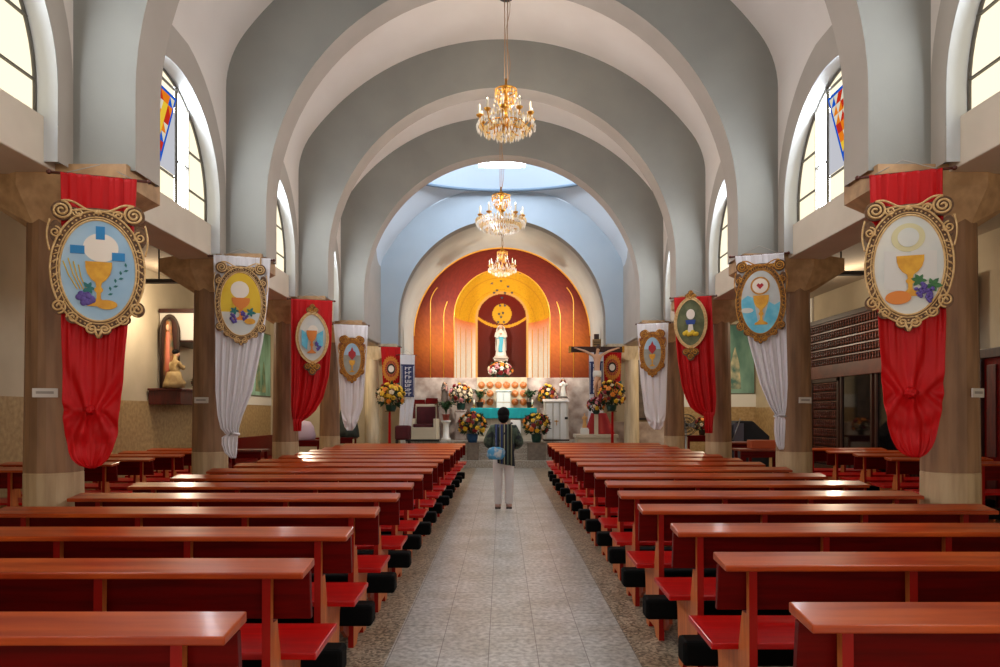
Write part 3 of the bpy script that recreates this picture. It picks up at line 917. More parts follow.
c_ = b.uv(109,306); b.plate(ell(c_[0],c_[1],0.07,0.035), 'bread_loaf', M_chal, LY+0.008, 0.005, pan)

# ---- R1 red with white oval, bread and grapes
b = Banner(1, 5.17, 905, 173, 'red banner with ornate oval showing chalice, bread and purple grapes', BGRP, 0.64)
b.cloth([(173,868,941),(200,869,941),(320,877,945),(398,882,941.7),(425,887,937.7),(440,891,934),(449,896,930),(455,904,924),(457,910,919)], M_red, 5, 0.036, knot=(909,393), topgather=0.006, seed=5)
m = MB(); u, v = b.uv(909,393); m.ball((u,-0.075,v),(0.045,0.035,0.045),12,8); [m.tube([(u+0.04*math.cos(a),-0.08,v+0.04*math.sin(a)),(u+0.015*math.cos(a+1),-0.115,v+0.015*math.sin(a+1)),(u-0.026*math.cos(a),-0.085,v-0.026*math.sin(a))],0.015,6) for a in (0,1.05,2.1,3.14,4.2,5.2)]
m.build('rosette_knot', M_red, b.t)
cu, cv = b.uv(906.5, 267)
p, fr = ornate_frame(b, cu, cv, 0.232, 0.368, 0.056, M_frame_d, M_frame_g, vol=0.068)
pan = p.build('oval_panel', M_wpan, b.t)
c_ = b.uv(906,240)
b.plate(ell(c_[0],c_[1],0.11,0.105), 'halo', mat('pale_gold_paint',(216,206,160),0.6), LY, 0.003, pan)
b.plate(ell(c_[0],c_[1],0.07,0.07), 'host', M_wpan, LY+0.004, 0.004, pan)
for x0,x1 in ((882,904),(909,934)):
    a1 = b.uv(x0,252); a2 = b.uv(x1,290); b.plate([(a1[0],a1[1]),(a2[0],a1[1]-0.02),(a2[0],a2[1]-0.02),(a1[0],a2[1])], 'book_page', mat('page_white',(216,212,206),0.6), LY-0.001, 0.003, pan)
c_ = b.uv(908,278); b.plate(chalice_poly(c_[0],c_[1],0.18,0.30), 'chalice', M_chal, LY+0.004, 0.005, pan)
c_ = b.uv(896,299); b.plate(ell(c_[0],c_[1],0.085,0.05), 'bread_loaf', M_orange, LY+0.005, 0.006, pan)
for x, y, sd in ((918,293,5),(926,298,6)):
    c_ = b.uv(x,y); grapes(b, c_[0], c_[1], 0.08, 0.10, LY+0.006, 16, sd, pan)
for x, y, sd in ((917,283,7),(929,288,8)):
    c_ = b.uv(x,y); leaves(c_[0], c_[1], 0.065, LY+0.008, 6, sd, parent=pan)

# ---- L2 white, yellow oval
b = Banner(-1, 8.15, 242, 258, 'white banner tied into a hanging tail, with yellow chalice oval', BGRP, 0.72)
b.cloth([(257,214,271),(300,215,268),(342,216,263),(391,216,252.5),(415,218,243),(428,221,239),(434,226,238.5)], M_wcloth, 6, 0.03, seed=2, topgather=0.008)
b.cloth([(433,229,238.5),(437,222,238),(444,222,237.5),(452,225,237),(458,231,236)], M_wcloth, 4, 0.02, seed=3, name='tail', nv=30, y0=-0.02)
m = MB(); u, v = b.uv(234,434); m.tube([(u-0.05,-0.04,v),(u,-0.08,v+0.005),(u+0.05,-0.04,v),(u,0.02,v)],0.02,8,closed=True); m.build('knot', M_wcloth, b.t)
cu, cv = b.uv(241, 305)
p, fr = ornate_frame(b, cu, cv, 0.226, 0.370, 0.052, M_frame_d, M_frame_g, vol=0.062)
pan = p.build('oval_panel', M_yel, b.t)
k = 40
hw = 0.226
pl = [(cu+hw*1.02*math.cos(t), cv+0.372*math.sin(t)) for t in [PI*1.085+(PI*0.83)*i/k for i in range(k+1)]]
b.plate(pl, 'white_ground', M_wpan, LY-0.002, 0.004, pan)
c_ = b.uv(240,291); b.plate(ell(c_[0],c_[1],0.10,0.10), 'host', M_host, LY, 0.004, pan)
c_ = b.uv(241,310); b.plate(chalice_poly(c_[0],c_[1],0.20,0.26), 'chalice', M_orange, LY+0.004, 0.005, pan)
for x,y,sd in ((234,320,3),(245,317,4)):
    c_ = b.uv(x,y); grapes(b, c_[0], c_[1], 0.09, 0.10, LY+0.006, 12, sd, pan)
for x,y,sd in ((235,312,7),(250,313,8)):
    c_ = b.uv(x,y); leaves(c_[0], c_[1], 0.065, LY+0.01, 5, sd, parent=pan, mt=M_teal)
c_ = b.uv(250,322); b.plate(ell(c_[0],c_[1],0.06,0.035), 'bread_loaf', M_chal, LY+0.012, 0.005, pan)

# ---- R2 white, blue clouds
b = Banner(1, 8.08, 759, 255, 'white banner tied into a hanging tail, with blue cloud chalice oval', BGRP, 0.64)
b.cloth([(255,735,783.5),(300,741,785),(341,748.5,786),(384,760,787),(405,769,786),(413,774,785),(416,775.5,784)], M_wcloth, 5, 0.03, seed=4, topgather=0.008)
b.cloth([(416,775.5,783.5),(420,774,785),(430,774,784.7),(440,775,784.2),(446,777,784),(449,779,783)], M_wcloth, 4, 0.02, seed=6, name='tail', nv=30, y0=-0.02)
m = MB(); u, v = b.uv(779.5,416); m.tube([(u-0.055,-0.04,v),(u,-0.08,v+0.005),(u+0.055,-0.04,v),(u,0.02,v)],0.016,8,closed=True); m.build('knot', M_wcloth, b.t)
cu, cv = b.uv(760.5, 303)
p, fr = ornate_frame(b, cu, cv, 0.218, 0.37, 0.052, M_frame_d, M_frame_o, vol=0.062)
pan = p.build('oval_panel', mat('cloud_grey_panel', (206,208,206), 0.6, c2=(188,190,188), scale=5), b.t)
pl = [(cu+0.219*math.cos(t), cv+0.371*math.sin(t)) for t in [PI*0.98+(PI*1.02)*i/40 for i in range(41)]]
pl += [(cu+0.15, cv-0.04), (cu+0.09, cv+0.0), (cu+0.03, cv-0.22), (cu-0.03, cv-0.22), (cu-0.08, cv+0.05), (cu-0.14, cv+0.08)]
b.plate(pl, 'blue_clouds', M_sea, LY-0.002, 0.004, pan)
c_ = b.uv(760,287); b.plate(ell(c_[0],c_[1],0.105,0.105), 'halo', M_frame_o, LY, 0.003, pan)
b.plate(ell(c_[0],c_[1],0.085,0.085), 'host', M_host, LY+0.003, 0.003, pan)
b.plate([(c_[0],c_[1]-0.04),(c_[0]+0.04,c_[1]+0.005),(c_[0]+0.02,c_[1]+0.03),(c_[0],c_[1]+0.015),(c_[0]-0.02,c_[1]+0.03),(c_[0]-0.04,c_[1]+0.005)], 'heart', M_heart, LY+0.007, 0.004, pan)
c_ = b.uv(761,311); b.plate(chalice_poly(c_[0],c_[1],0.17,0.34), 'chalice', M_chal, LY+0.005, 0.005, pan)
c_ = b.uv(747,311); b.plate(ell(c_[0],c_[1],0.07,0.03), 'white_cloud', M_wpan, LY+0.003, 0.003, pan)

# ---- L3, R3 red with pointed ovals
def fleur(bn, cu, cv, r, sg, mt, parent=None):
    m = MB()
    for dx, dz, q in ((0,0.0,0.55),(-0.62,0.18,0.5),(0.62,0.18,0.5),(0,0.85,0.5),(-0.3,0.5,0.42),(0.3,0.5,0.42)):
        m.prism(ell(cu+dx*r, cv+sg*dz*r, q*r, q*r, 20), 'y', -0.05, -0.066)
    m.build('finial', M_frame_d, bn.t)
    g = MB()
    for dx, dz, q in ((0,0.0,0.45),(-0.62,0.18,0.4),(0.62,0.18,0.4),(0,0.85,0.4)):
        ribbon(g, spiral(cu+dx*r, cv+sg*dz*r, q*r, 1.5, 0), r*0.09, 0.07)
    g.build('finial_scrolls', mt, bn.t)
def vesica(cu, cv, a, b_, n=48):
    out = []
    for k in range(n+1):
        t = -1+2*k/n
        out.append((cu+a*(math.cos(t*PI/2)**1.15), cv+b_*math.sin(t*PI/2)*1.0))
    return out+[(2*cu-p[0], p[1]) for p in out[-2:0:-1]]
def pointed(bn, px, py, a, b_, panel_m, trim_m, framed):
    cu, cv = bn.uv(px, py)
    outer = vesica(cu, cv, a+framed, b_+framed*1.1)
    inn = vesica(cu, cv, a, b_)
    m = MB(); ring_plate(m, outer, inn, 0.045, 0.022)
    fr = m.build('frame', trim_m, bn.t)
    m = MB(); ribbon(m, outer, framed*0.22, 0.068, closed=True); ribbon(m, inn, framed*0.2, 0.068, closed=True)
    m.build('frame_beading', M_frame_g, fr)
    m = MB(); m.prism(vesica(cu, cv, a+0.01, b_+0.01), 'y', -0.045, -0.054)
    return cu, cv, m.build('oval_panel', panel_m, bn.t)
b = Banner(-1, 10.98, 311.5, 300, 'red banner knotted at one corner, with pale pointed oval of a gold cup', BGRP, 0.72)
b.cloth([(300,291,332.5),(340,291.3,331.5),(375,291.5,329),(398,291.2,323),(410,291.5,316),(416,292,310),(420,293,304),(422,294,301)], M_red, 4, 0.03, seed=8, topgather=0.003)
b.cloth([(419,293,303),(422,293,301.5),(431,293.5,301)], M_red, 3, 0.015, seed=9, name='tail', nv=16, y0=-0.03)
cu, cv, pan = pointed(b, 312, 338, 0.215, 0.37, M_wpan, M_frame_g, 0.035)
fleur(b, cu, cv+0.42, 0.085, 1, M_frame_o); fleur(b, cu, cv-0.44, 0.115, -1, M_frame_o)
for sg in (-1, 1):
    b.plate([(cu+sg*0.06,cv+0.05),(cu+sg*0.165,cv+0.12),(cu+sg*0.165,cv-0.12),(cu+sg*0.08,cv-0.2)], 'blue_drape', M_sea, LY-0.003, 0.004, pan)
b.plate(ell(cu+0.01, cv+0.12, 0.075, 0.075), 'host', M_host, LY, 0.004, pan)
b.plate(chalice_poly(cu-0.01, cv-0.07, 0.16, 0.36), 'chalice', M_orange, LY+0.004, 0.005, pan)
grapes(b, cu+0.09, cv-0.14, 0.10, 0.13, LY+0.006, 12, 4, pan)
b = Banner(1, 10.9, 693, 297, 'red banner knotted at one corner, with dark green pointed oval', BGRP, 0.70)
b.cloth([(297,674,711.5),(340,676,713.5),(359,677.7,714.2),(386,682,715.5),(398,686,716),(406.5,690,715.5),(412,696,715),(416,703,714)], M_red, 4, 0.03, seed=18, topgather=0.003)
b.cloth([(412,703,714),(418,704,713.3),(433,705.5,712.5)], M_red, 3, 0.015, seed=19, name='tail', nv=16, y0=-0.03)
cu, cv, pan = pointed(b, 691, 323, 0.215, 0.365, mat('moss_green_panel', (112,116,78), 0.6, c2=(84,92,60), scale=9), M_frame_g, 0.035)
fleur(b, cu, cv+0.40, 0.08, 1, M_frame_o); fleur(b, cu, cv-0.44, 0.115, -1, M_frame_o)
b.plate(ell(cu, cv+0.13, 0.065, 0.08), 'host', M_host, LY, 0.004, pan)
b.plate([(cu-0.08,cv+0.04),(cu+0.08,cv+0.04),(cu+0.06,cv-0.03),(cu-0.06,cv-0.03)], 'blue_cup', mat('cobalt_paint',(40,70,150),0.5), LY+0.003, 0.005, pan)
b.plate([(cu-0.03,cv-0.03),(cu+0.03,cv-0.03),(cu+0.05,cv-0.16),(cu-0.05,cv-0.16)], 'cup_stem', M_host, LY+0.003, 0.005, pan)
m = MB()
for i in range(7): m.ball((cu-0.09+0.03*i, -LY-0.006, cv-0.17+0.02*math.sin(i*2.0)), (0.034,0.01,0.034), 8, 6)
m.build('bread_loaves', M_yel, pan)

# ---- L4, R4 white with grey heart ovals
def small_frame(bn, px, py, ta):
    cu, cv = bn.uv(px, py)
    p, fr = ornate_frame(bn, cu, cv, 0.180, 0.330, 0.07, mat('rust_frame', (150,82,30), 0.6, c2=(110,56,22), scale=24), M_frame_o)
    pan = p.build('oval_panel', M_gpan, bn.t)
    bn.plate([(cu+0.178*math.cos(t), cv+0.325*math.sin(t)) for t in [PI*0.08+PI*0.84*i/30 for i in range(31)]], 'blue_sky', M_sky, LY-0.002, 0.004, pan)
    bn.plate([(cu,cv-0.02),(cu+0.075,cv+0.08),(cu+0.07,cv+0.14),(cu+0.03,cv+0.17),(cu,cv+0.25),(cu-0.03,cv+0.17),(cu-0.07,cv+0.14),(cu-0.075,cv+0.08)], 'flaming_heart', M_heart, LY+0.004, 0.006, pan)
    bn.plate(chalice_poly(cu, cv-0.14, 0.12, 0.24), 'chalice', M_chal, LY+0.004, 0.005, pan)
b = Banner(-1, 13.95, 351, 325, 'white banner with rounded hem and grey oval of red heart, left of the altar', BGRP, 0.72)
b.cloth([(325,333.5,368),(350,336,367),(375,338.5,365),(407,340.5,362.6),(420,342.3,358),(427,344.5,355),(430.5,347,352)], M_wcloth, 4, 0.03, knot=(350,422), seed=21, topgather=0.004)
small_frame(b, 351.5, 359.5, 0)
b = Banner(1, 13.95, 653, 323.5, 'white banner with rounded hem and grey oval of red heart, right of the altar', BGRP, 0.68)
b.cloth([(323.5,637,668.6),(350,638.6,667.8),(379.6,640.6,667),(412,644.6,666),(420,647,665),(426,650,663),(429.5,654.5,660.5)], M_wcloth, 4, 0.03, knot=(658,422), seed=22, topgather=0.004)
small_frame(b, 652.8, 353.5, 0)

# ---- L5, R5 red with monstrance
def monstrance(bn, px, py):
    cu, cv = bn.uv(px, py)
    st = []
    for k in range(48):
        t = 2*PI*k/48
        q = 1.0 if k % 2 == 0 else 0.86
        st.append((cu+0.25*q*math.cos(t), cv+0.36*q*math.sin(t)))
    o = bn.plate(st, 'sunburst', mat('orange_gold_braid', (226,146,36), 0.5, 0.1, c2=(196,110,24), scale=30), 0.045, 0.02)
    bn.plate(ell(cu, cv, 0.16, 0.22), 'sunburst_ring', M_heart, 0.066, 0.006, o)
    m = MB()
    for k in range(20):
        t = 2*PI*k/20
        m.prism([(cu+0.10*math.cos(t-0.05), cv+0.13*math.sin(t-0.05)),(cu+0.235*math.cos(t), cv+0.32*math.sin(t)),(cu+0.10*math.cos(t+0.05), cv+0.13*math.sin(t+0.05))], 'y', -0.07, -0.08)
    m.build('rays', M_chal, o)
    bn.plate(ell(cu, cv, 0.11, 0.14), 'lunette', M_trimd, 0.078, 0.006, o)
    bn.plate(ell(cu, cv, 0.075, 0.09), 'host', M_host, 0.085, 0.005, o)
    bn.plate([(cu-0.02,cv-0.3),(cu+0.02,cv-0.3),(cu+0.02,cv-0.62),(cu+0.12,cv-0.7),(cu-0.12,cv-0.7),(cu-0.02,cv-0.62)], 'stand', M_chal, 0.05, 0.015)
    bn.plate([(cu+0.10,cv-0.42),(cu+0.24,cv-0.36),(cu+0.27,cv-0.62),(cu+0.12,cv-0.68)], 'blue_patch', M_teal, 0.04, 0.01)
    bn.plate([(cu-0.26,cv-0.42),(cu-0.06,cv-0.36),(cu-0.08,cv-0.66),(cu-0.22,cv-0.66)], 'crimson_patch', M_heart, 0.04, 0.01)
b = Banner(-1, 18.70, 390.3, 347, 'short red banner with gold monstrance, left of the altar', BGRP, 0.60)
b.cloth([(347,380.5,400.2),(370,382,399.6),(388,383,399),(394,384,398)], M_red, 3, 0.02, seed=31)
monstrance(b, 390.5, 369)
b = Banner(1, 18.70, 612.5, 347.5, 'short red banner with gold monstrance, right of the altar', BGRP, 0.60)
b.cloth([(347.5,602.5,622),(370,604,621),(388,605,620.5),(394,605.5,620)], M_red, 3, 0.02, seed=32)
monstrance(b, 612.8, 367.5)

# ---- white and navy printed hangings next to them
M_print = mat('navy_white_print', (40,48,96), 0.6, c2=(206,206,214), scale=26, detail=1, contrast=(0.47,0.53))
def printed(s, cx, ytop, d, label):
    b = Banner(s, d, cx, ytop, label, 'navy and white hangings by the altar', 0.50)
    b.cloth([(ytop,cx-7.3,cx+7.3),(ytop+45,cx-7,cx+7),(ytop+62,cx-8,cx+5),(ytop+82,cx-9,cx+3)], M_wcloth, 3, 0.018, seed=41)
    u0, v0 = b.uv(cx-6.8, ytop+9.5); u1, v1 = b.uv(cx+6.8, ytop+42)
    o = b.plate([(u0,v0),(u1,v0),(u1-0.01,v1),(u0+0.01,v1)], 'printed_panel', M_navy, 0.04, 0.01)
    m = MB()
    rnd = random.Random(4)
    W_ = u1-u0
    for r_ in range(7):
        for c_ in range(2):
            uu = u0+W_*(0.30+0.26*c_); vv = v0-0.07-0.115*r_
            k_ = rnd.random()
            m.prism([(uu,vv),(uu+0.022,vv),(uu+0.022,vv-0.085),(uu,vv-0.085)], 'y', -0.05, -0.058)
            m.prism([(uu+0.02,vv-0.085*k_),(uu+W_*0.19,vv-0.085*k_+0.01),(uu+W_*0.19,vv-0.085*k_-0.012),(uu+0.02,vv-0.085*k_-0.018)], 'y', -0.05, -0.058)
            if k_ > 0.45: m.prism([(uu+W_*0.15,vv-0.005),(uu+W_*0.19,vv-0.005),(uu+W_*0.19,vv-0.08),(uu+W_*0.15,vv-0.08)], 'y', -0.05, -0.058)
    for sg in (-1, 1):
        m.tube([((u0+u1)/2+sg*W_*0.43,-0.052,v0-0.04),((u0+u1)/2+sg*W_*0.41,-0.052,v1+0.04)],0.006,5)
    m.build('white_strokes', M_wcloth, o)
    w = MB(); w.tube([(s*0.10,0.01,0.0),(s*0.24,0.04,0.0),(s*0.30,0.16,0.0)], 0.014, 8); w.build('wall_arm', M_rod, b.t)
    return b
printed(-1, 407.3, 355, 18.72, 'narrow white hanging with navy printed panel, left of the apse')
printed(1, 596.5, 352, 18.72, 'narrow white hanging with navy printed panel, behind the crucifix')
# ================================================================ SANCTUARY
ZSAN = 0.72
def at(px, py, d): return ((px-502)*d/690.0, d, EYE+(413.6-py)*d/690.0)
mb = MB()
mb.box(-RA, RA, 19.4, 19.8, 0, 0.2); mb.box(-RA, RA, 19.76, 20.1, 0, 0.375); mb.box(-RA, RA, 20.0, 20.4, 0, 0.55); mb.box(-RA, RA, 20.22, Y_APSE+0.1, 0, ZSAN)
struct(mb.build('floor_altar_platform', M_step, bevel=0.01))

# apse end wall: red mosaic round a deep niche
NA, ND, ZN = 1.53, 2.2, 4.61
ZDADO = 2.67
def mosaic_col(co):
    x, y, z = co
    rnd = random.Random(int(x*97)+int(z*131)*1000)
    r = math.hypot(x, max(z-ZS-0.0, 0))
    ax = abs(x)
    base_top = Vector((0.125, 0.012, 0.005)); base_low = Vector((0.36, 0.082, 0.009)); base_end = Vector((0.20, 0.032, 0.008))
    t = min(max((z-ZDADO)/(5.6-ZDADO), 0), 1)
    c = base_end.lerp(base_low, min(t/0.35, 1)) if t < 0.35 else base_low.lerp(base_top, min((t-0.35)/0.5, 1))  # dark red at the crown, orange lower, darker again at the foot
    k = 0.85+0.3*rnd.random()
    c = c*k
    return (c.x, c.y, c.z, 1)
M_paint = vmat('mosaic_colour', 0.6, 0.15)
mb = MB()
n = 64
# flat red field: from the niche outline out to the barrel
def ring_pt(u, v):
    # u along outline 0..1 (left foot -> crown -> right foot), v from niche edge to barrel
    Lh = ZN-ZDADO; arc = PI*NA; tot = 2*Lh+arc
    s = u*tot
    if s < Lh: a = (-NA, ZDADO+s)
    elif s < Lh+arc:
        an = PI-(s-Lh)/NA; a = (NA*math.cos(an), ZN+NA*math.sin(an))
    else: a = (NA, ZN-(s-Lh-arc))
    Lo = ZS-ZDADO; arco = PI*(RA+0.03); so = u*(2*Lo+arco)
    # outer point: same direction measured from the niche centre
    if s < Lh: z = ZDADO+(s/Lh)*(ZN-ZDADO); o = (-(math.sqrt(max((RA+0.03)**2-max(z-ZS,0)**2,0))), z)
    elif s < Lh+arc:
        an = PI-(s-Lh)/NA
        dx, dz = math.cos(an), math.sin(an)
        lo, hi = 0, 6
        for _ in range(30):
            m_ = (lo+hi)/2
            if math.hypot(dx*m_, max(ZN+dz*m_-ZS, 0)) < RA+0.03: lo = m_
            else: hi = m_
        o = (dx*lo, ZN+dz*lo)
    else: z = ZN-(s-Lh-arc); o = (math.sqrt(max((RA+0.03)**2-max(z-ZS,0)**2,0)), z)
    return (a[0]+(o[0]-a[0])*v, Y_APSE, a[1]+(o[1]-a[1])*v)
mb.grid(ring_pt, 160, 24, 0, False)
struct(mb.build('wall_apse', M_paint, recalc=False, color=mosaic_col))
def niche_col(co):
    x, y, z = co
    rnd = random.Random(int(x*83+500)+int(z*77)*1000)
    pan = abs(x) < 0.86 and (z < 4.78 or math.hypot(x, z-4.78) < 0.86)
    edge = (abs(abs(x)-0.88) < 0.04 and z < 4.78) or (z >= 4.78 and abs(math.hypot(x, z-4.78)-0.88) < 0.035)
    if math.hypot(x, z-5.0) < 0.335: c = Vector((0.62, 0.33, 0.02))
    elif edge: c = Vector((0.66, 0.36, 0.10))
    elif abs(x) < 0.87 and abs(z-(4.57+0.28*(x/0.86)**2)) < 0.05: c = Vector((0.70, 0.32, 0.02))
    elif pan:
        t = min(max((z-3.0)/2.6, 0), 1)
        c = Vector((0.07, 0.013, 0.007)).lerp(Vector((0.14, 0.012, 0.007)), t)
    elif z > 4.66:
        c = Vector((0.70, 0.37, 0.018))
        if rnd.random() < 0.12: c = c*0.85
        if abs(math.sin(math.hypot(x, z-4.6)*11)) < 0.10: c = Vector((0.58, 0.27, 0.02))
    else:
        t = min(max((z-3.1)/1.5, 0), 1)
        c = Vector((0.78, 0.74, 0.62)).lerp(Vector((0.72, 0.22, 0.07)), t**1.8)
    k = 0.94+0.12*rnd.random()
    c = c*k
    return (c.x, c.y, c.z, 1)
mb = MB()
mb.grid(lambda u, v: (-NA*math.cos(PI*u), Y_APSE+ND*math.sin(PI*u), ZDADO+(ZN-ZDADO)*v), 170, 70, 0, True)
def semi(u, v):
    an = PI*u; ph = PI/2*v
    return (-NA*math.cos(an)*math.cos(ph), Y_APSE+ND*math.sin(an)*math.cos(ph), ZN+NA*math.sin(ph))
mb.grid(semi, 170, 90, 0, True)
struct(mb.build('wall_niche', M_paint, recalc=False, color=niche_col))
mb = MB(); mb.box(-NA-0.05, NA+0.05, Y_APSE+0.02, Y_APSE+ND+0.1, ZDADO-0.1, ZDADO); struct(mb.build('trim_14', M_marble))
# gold lines in the mosaic
M_goldline = mat('gold_mosaic_line', (226,160,52), 0.4, 0.2)
gl = MB()
for x, zt in ((1.86, 4.95), (2.28, 5.4)):
    for s in (-1, 1):
        pts = [(s*x, Y_APSE-0.008, ZDADO), (s*x, Y_APSE-0.008, zt-0.35)]
        for i in range(1, 9):
            t = i/8
            pts.append((s*(x-0.10*t*t-(0.12*t*t if x > 2 else 0.02*t)), Y_APSE-0.008, zt-0.35+0.5*t))
        gl.tube(pts, 0.016, 6)
for u0 in [0.0]:
    pts = [(-NA, Y_APSE-0.006, ZDADO), (-NA, Y_APSE-0.006, ZN)] + [(-NA*math.cos(PI*k/40), Y_APSE-0.006, ZN+NA*math.sin(PI*k/40)) for k in range(1, 40)] + [(NA, Y_APSE-0.006, ZN), (NA, Y_APSE-0.006, ZDADO)]
    gl.tube(pts, 0.014, 6)
for xx in (1.04, 1.22, 1.38, 1.49):
    for s in (-1, 1):
        yy = Y_APSE+ND*math.sqrt(max(0, 1-(xx/NA)**2))-0.015
        gl.tube([(s*xx, yy, ZDADO), (s*xx, yy, 4.4)], 0.014, 6)
gl.tube([(-(RA-0.01)*math.cos(PI*k/60), Y_APSE-0.02, ZS+(RA-0.01)*math.sin(PI*k/60)) for k in range(61)], 0.03, 6)
struct(gl.build('trim_15', M_goldline))
# small dark stars in the yellow vault
M_star = mat('dark_blue_star', (34,50,60), 0.5)
st = MB()
rnd = random.Random(5)
for (px, py) in ((495,276),(505,275),(512,275),(492,285),(501,283),(508,287),(497,290),(512,292),(494,292),(505,292),(519,281),(483,281),(519,272),(484,271),(502,296),(499,311),(503,310),(501,314),(498,319),(504,319),(500,303),(505,303)):
    X, Z = (px-502)*23.4/690, EYE+(413.6-py)*23.4/690
    ph = math.asin(min(max((Z-ZN)/NA, 0), 0.99)); cx_ = NA*math.cos(ph)
    if abs(X) >= cx_: continue
    yy = Y_APSE+ND*math.cos(ph)*math.sqrt(1-(X/cx_)**2)-0.03
    st.prism([(X+0.055*math.cos(k*PI/5+PI/2)*(1 if k % 2 == 0 else 0.45), Z+0.055*math.sin(k*PI/5+PI/2)*(1 if k % 2 == 0 else 0.45)) for k in range(10)], 'y', yy-0.01, yy+0.01)
struct(st.build('trim_16', M_star))

# marble dado with the disc panel
mb = MB()
mb.box(-RA, -0.8, Y_APSE-0.06, Y_APSE+0.05, ZSAN, ZDADO); mb.box(0.8, RA, Y_APSE-0.06, Y_APSE+0.05, ZSAN, ZDADO)
struct(mb.build('wall_dado', M_marble, bevel=0.008))
t = thing('tabernacle_reredos', 'cream panel set with rows of orange discs behind the tabernacle', 'altar panel', (0, Y_APSE, ZSAN))
mb = MB(); mb.box(-0.8, 0.8, -0.10, 0.04, 0, ZDADO-ZSAN+0.01); mb.build('panel', mat('cream_stone_panel', (214,196,166), 0.5, c2=(196,176,146), scale=6), t, bevel=0.008)
M_disc = mat('orange_disc', (206,122,52), 0.45, c2=(178,92,36), scale=16)
for py in (385, 393.5, 402):
    for px in (481.5, 490, 498.3, 506.6, 515, 523.3):
        if py > 386 and 494 < px < 511: continue
        x, y, z = at(px, py, 21.9)
        m = MB(); m.lathe([(0.0,0.0),(0.105,0.0),(0.112,0.015),(0.105,0.03),(0.07,0.022),(0.06,0.034),(0.0,0.036)], 20)
        m.v = [Vector((p.x, -p.z, p.y)) for p in m.v]
        m.v = [p+Vector((x, -0.10, z-ZSAN)) for p in m.v]
        m.build('disc', M_disc, t)
# tabernacle
M_whitebox = mat('white_lacquer', (224,222,216), 0.4)
x, y, z = at(503.5, 406, 21.7)
t = thing('tabernacle', 'white box tabernacle in front of the orange discs', 'tabernacle', (x, 21.72, ZSAN))
m = MB(); m.box(-0.32, 0.32, -0.12, 0.16, 0, 0.86); m.build('pedestal', mat('cream_stone_panel', (214,196,166), 0.5), t, bevel=0.01)
m = MB(); m.box(-0.22, 0.22, -0.12, 0.16, 0.86, 1.52); m.box(-0.25, 0.25, -0.15, 0.17, 1.50, 1.54); m.build('body', M_whitebox, t, bevel=0.008)
for s in (-1, 1):
    m = MB(); m.box(min(s*0.008, s*0.2), max(s*0.008, s*0.2), -0.135, -0.12, 0.90, 1.47)
    d_ = m.build('door', M_whitebox, t, bevel=0.004)
m = MB(); m.box(-0.2, 0.2, -0.14, -0.134, 1.16, 1.172); m.build('gilt_strip', M_gold, t)

# altar
M_cream = mat('cream_altar_stone', (206,196,176), 0.5, c2=(190,178,156), scale=4)
M_tealcl = mat('teal_satin', (0,166,172), 0.5, c2=(0,150,158), scale=4)
t = thing('altar', 'cream stone altar table behind the standing visitor', 'altar', (0.05, 21.02, ZSAN))
m = MB(); m.box(-0.86, 0.86, -0.24, 0.24, 0, 0.90); m.box(-0.92, 0.92, -0.28, 0.28, 0, 0.08); m.build('base', M_cream, t, bevel=0.01)
m = MB(); m.box(-0.98, 0.98, -0.31, 0.31, 0.90, 0.97); m.build('mensa', M_cream, t, bevel=0.01)
for i in range(3):
    m = MB(); m.prism([(-0.55+0.55*i-0.16,0.16),(-0.55+0.55*i+0.16,0.16),(-0.55+0.55*i+0.16,0.62)]+ell(-0.55+0.55*i,0.62,0.16,0.16,12,0,PI)[1:]+[(-0.55+0.55*i-0.16,0.62)], 'y', -0.252, -0.238)
    m.build('carved_panel', mat('shaded_cream_stone', (182,170,150), 0.5), t)
m = MB()
def tc_(u, v):
    s_ = v*1.3
    U = -1.0+2.0*u
    if s_ < 0.5: yv, zv = 0.33-0.66*(s_/0.5), 0.982
    else: yv, zv = -0.335-0.006*math.sin(U*40), 0.982-(s_-0.5)*0.40
    return (U, yv, zv)
m.grid(tc_, 60, 26)
o = m.build('altar_cloth', M_tealcl, None, solid=0.006, recalc=False); o.location = (0.05, 21.02, ZSAN)
tag(o, 'teal cloth laid over the altar table, hanging over its front', 'altar cloth')
# white missal stand / card in front of the altar
x, y, z = at(515.5, 428, 20.74)
t = thing('standing_card', 'white framed card standing against the altar front, right of the visitor', 'card', (x, 20.6, ZSAN+0.0))
m = MB(); m.hexa([(-0.16,-0.03,0.0),(0.16,-0.03,0.0),(0.16,0.0,0.0),(-0.16,0.0,0.0),(-0.15,0.06,0.62),(0.15,0.06,0.62),(0.15,0.08,0.62),(-0.15,0.08,0.62)]); m.build('panel', M_whitebox, t, bevel=0.004)
m = MB(); m.tube([(0,0.05,0.5),(0,0.11,0.0)], 0.012, 6); m.build('prop_leg', M_dark, t)
# candles and small vases on the altar
M_wax = mat('ivory_candle_wax', (236,228,206), 0.5)
def candle(x, y, z, h, label):
    t = thing('altar_candle', label, 'candle', (x, y, z), 0, 'altar candles')
    m = MB(); m.lathe([(0.0,0),(0.05,0),(0.05,0.012),(0.015,0.03),(0.015,0.07),(0.035,0.085),(0.035,0.095),(0.0,0.095)], 14); m.build('candlestick', M_gold, t)
    m = MB(); m.lathe([(0.0,0.095),(0.022,0.095),(0.022,0.09+h),(0.0,0.095+h)], 12); m.tube([(0,0,0.09+h),(0.003,0,0.12+h)], 0.003, 5); m.build('wax', M_wax, t)
candle(-0.86, 21.2, ZSAN+0.985, 0.16, 'ivory candle at the left end of the teal altar cloth')
candle(0.93, 21.2, ZSAN+0.985, 0.16, 'ivory candle at the right end of the teal altar cloth')

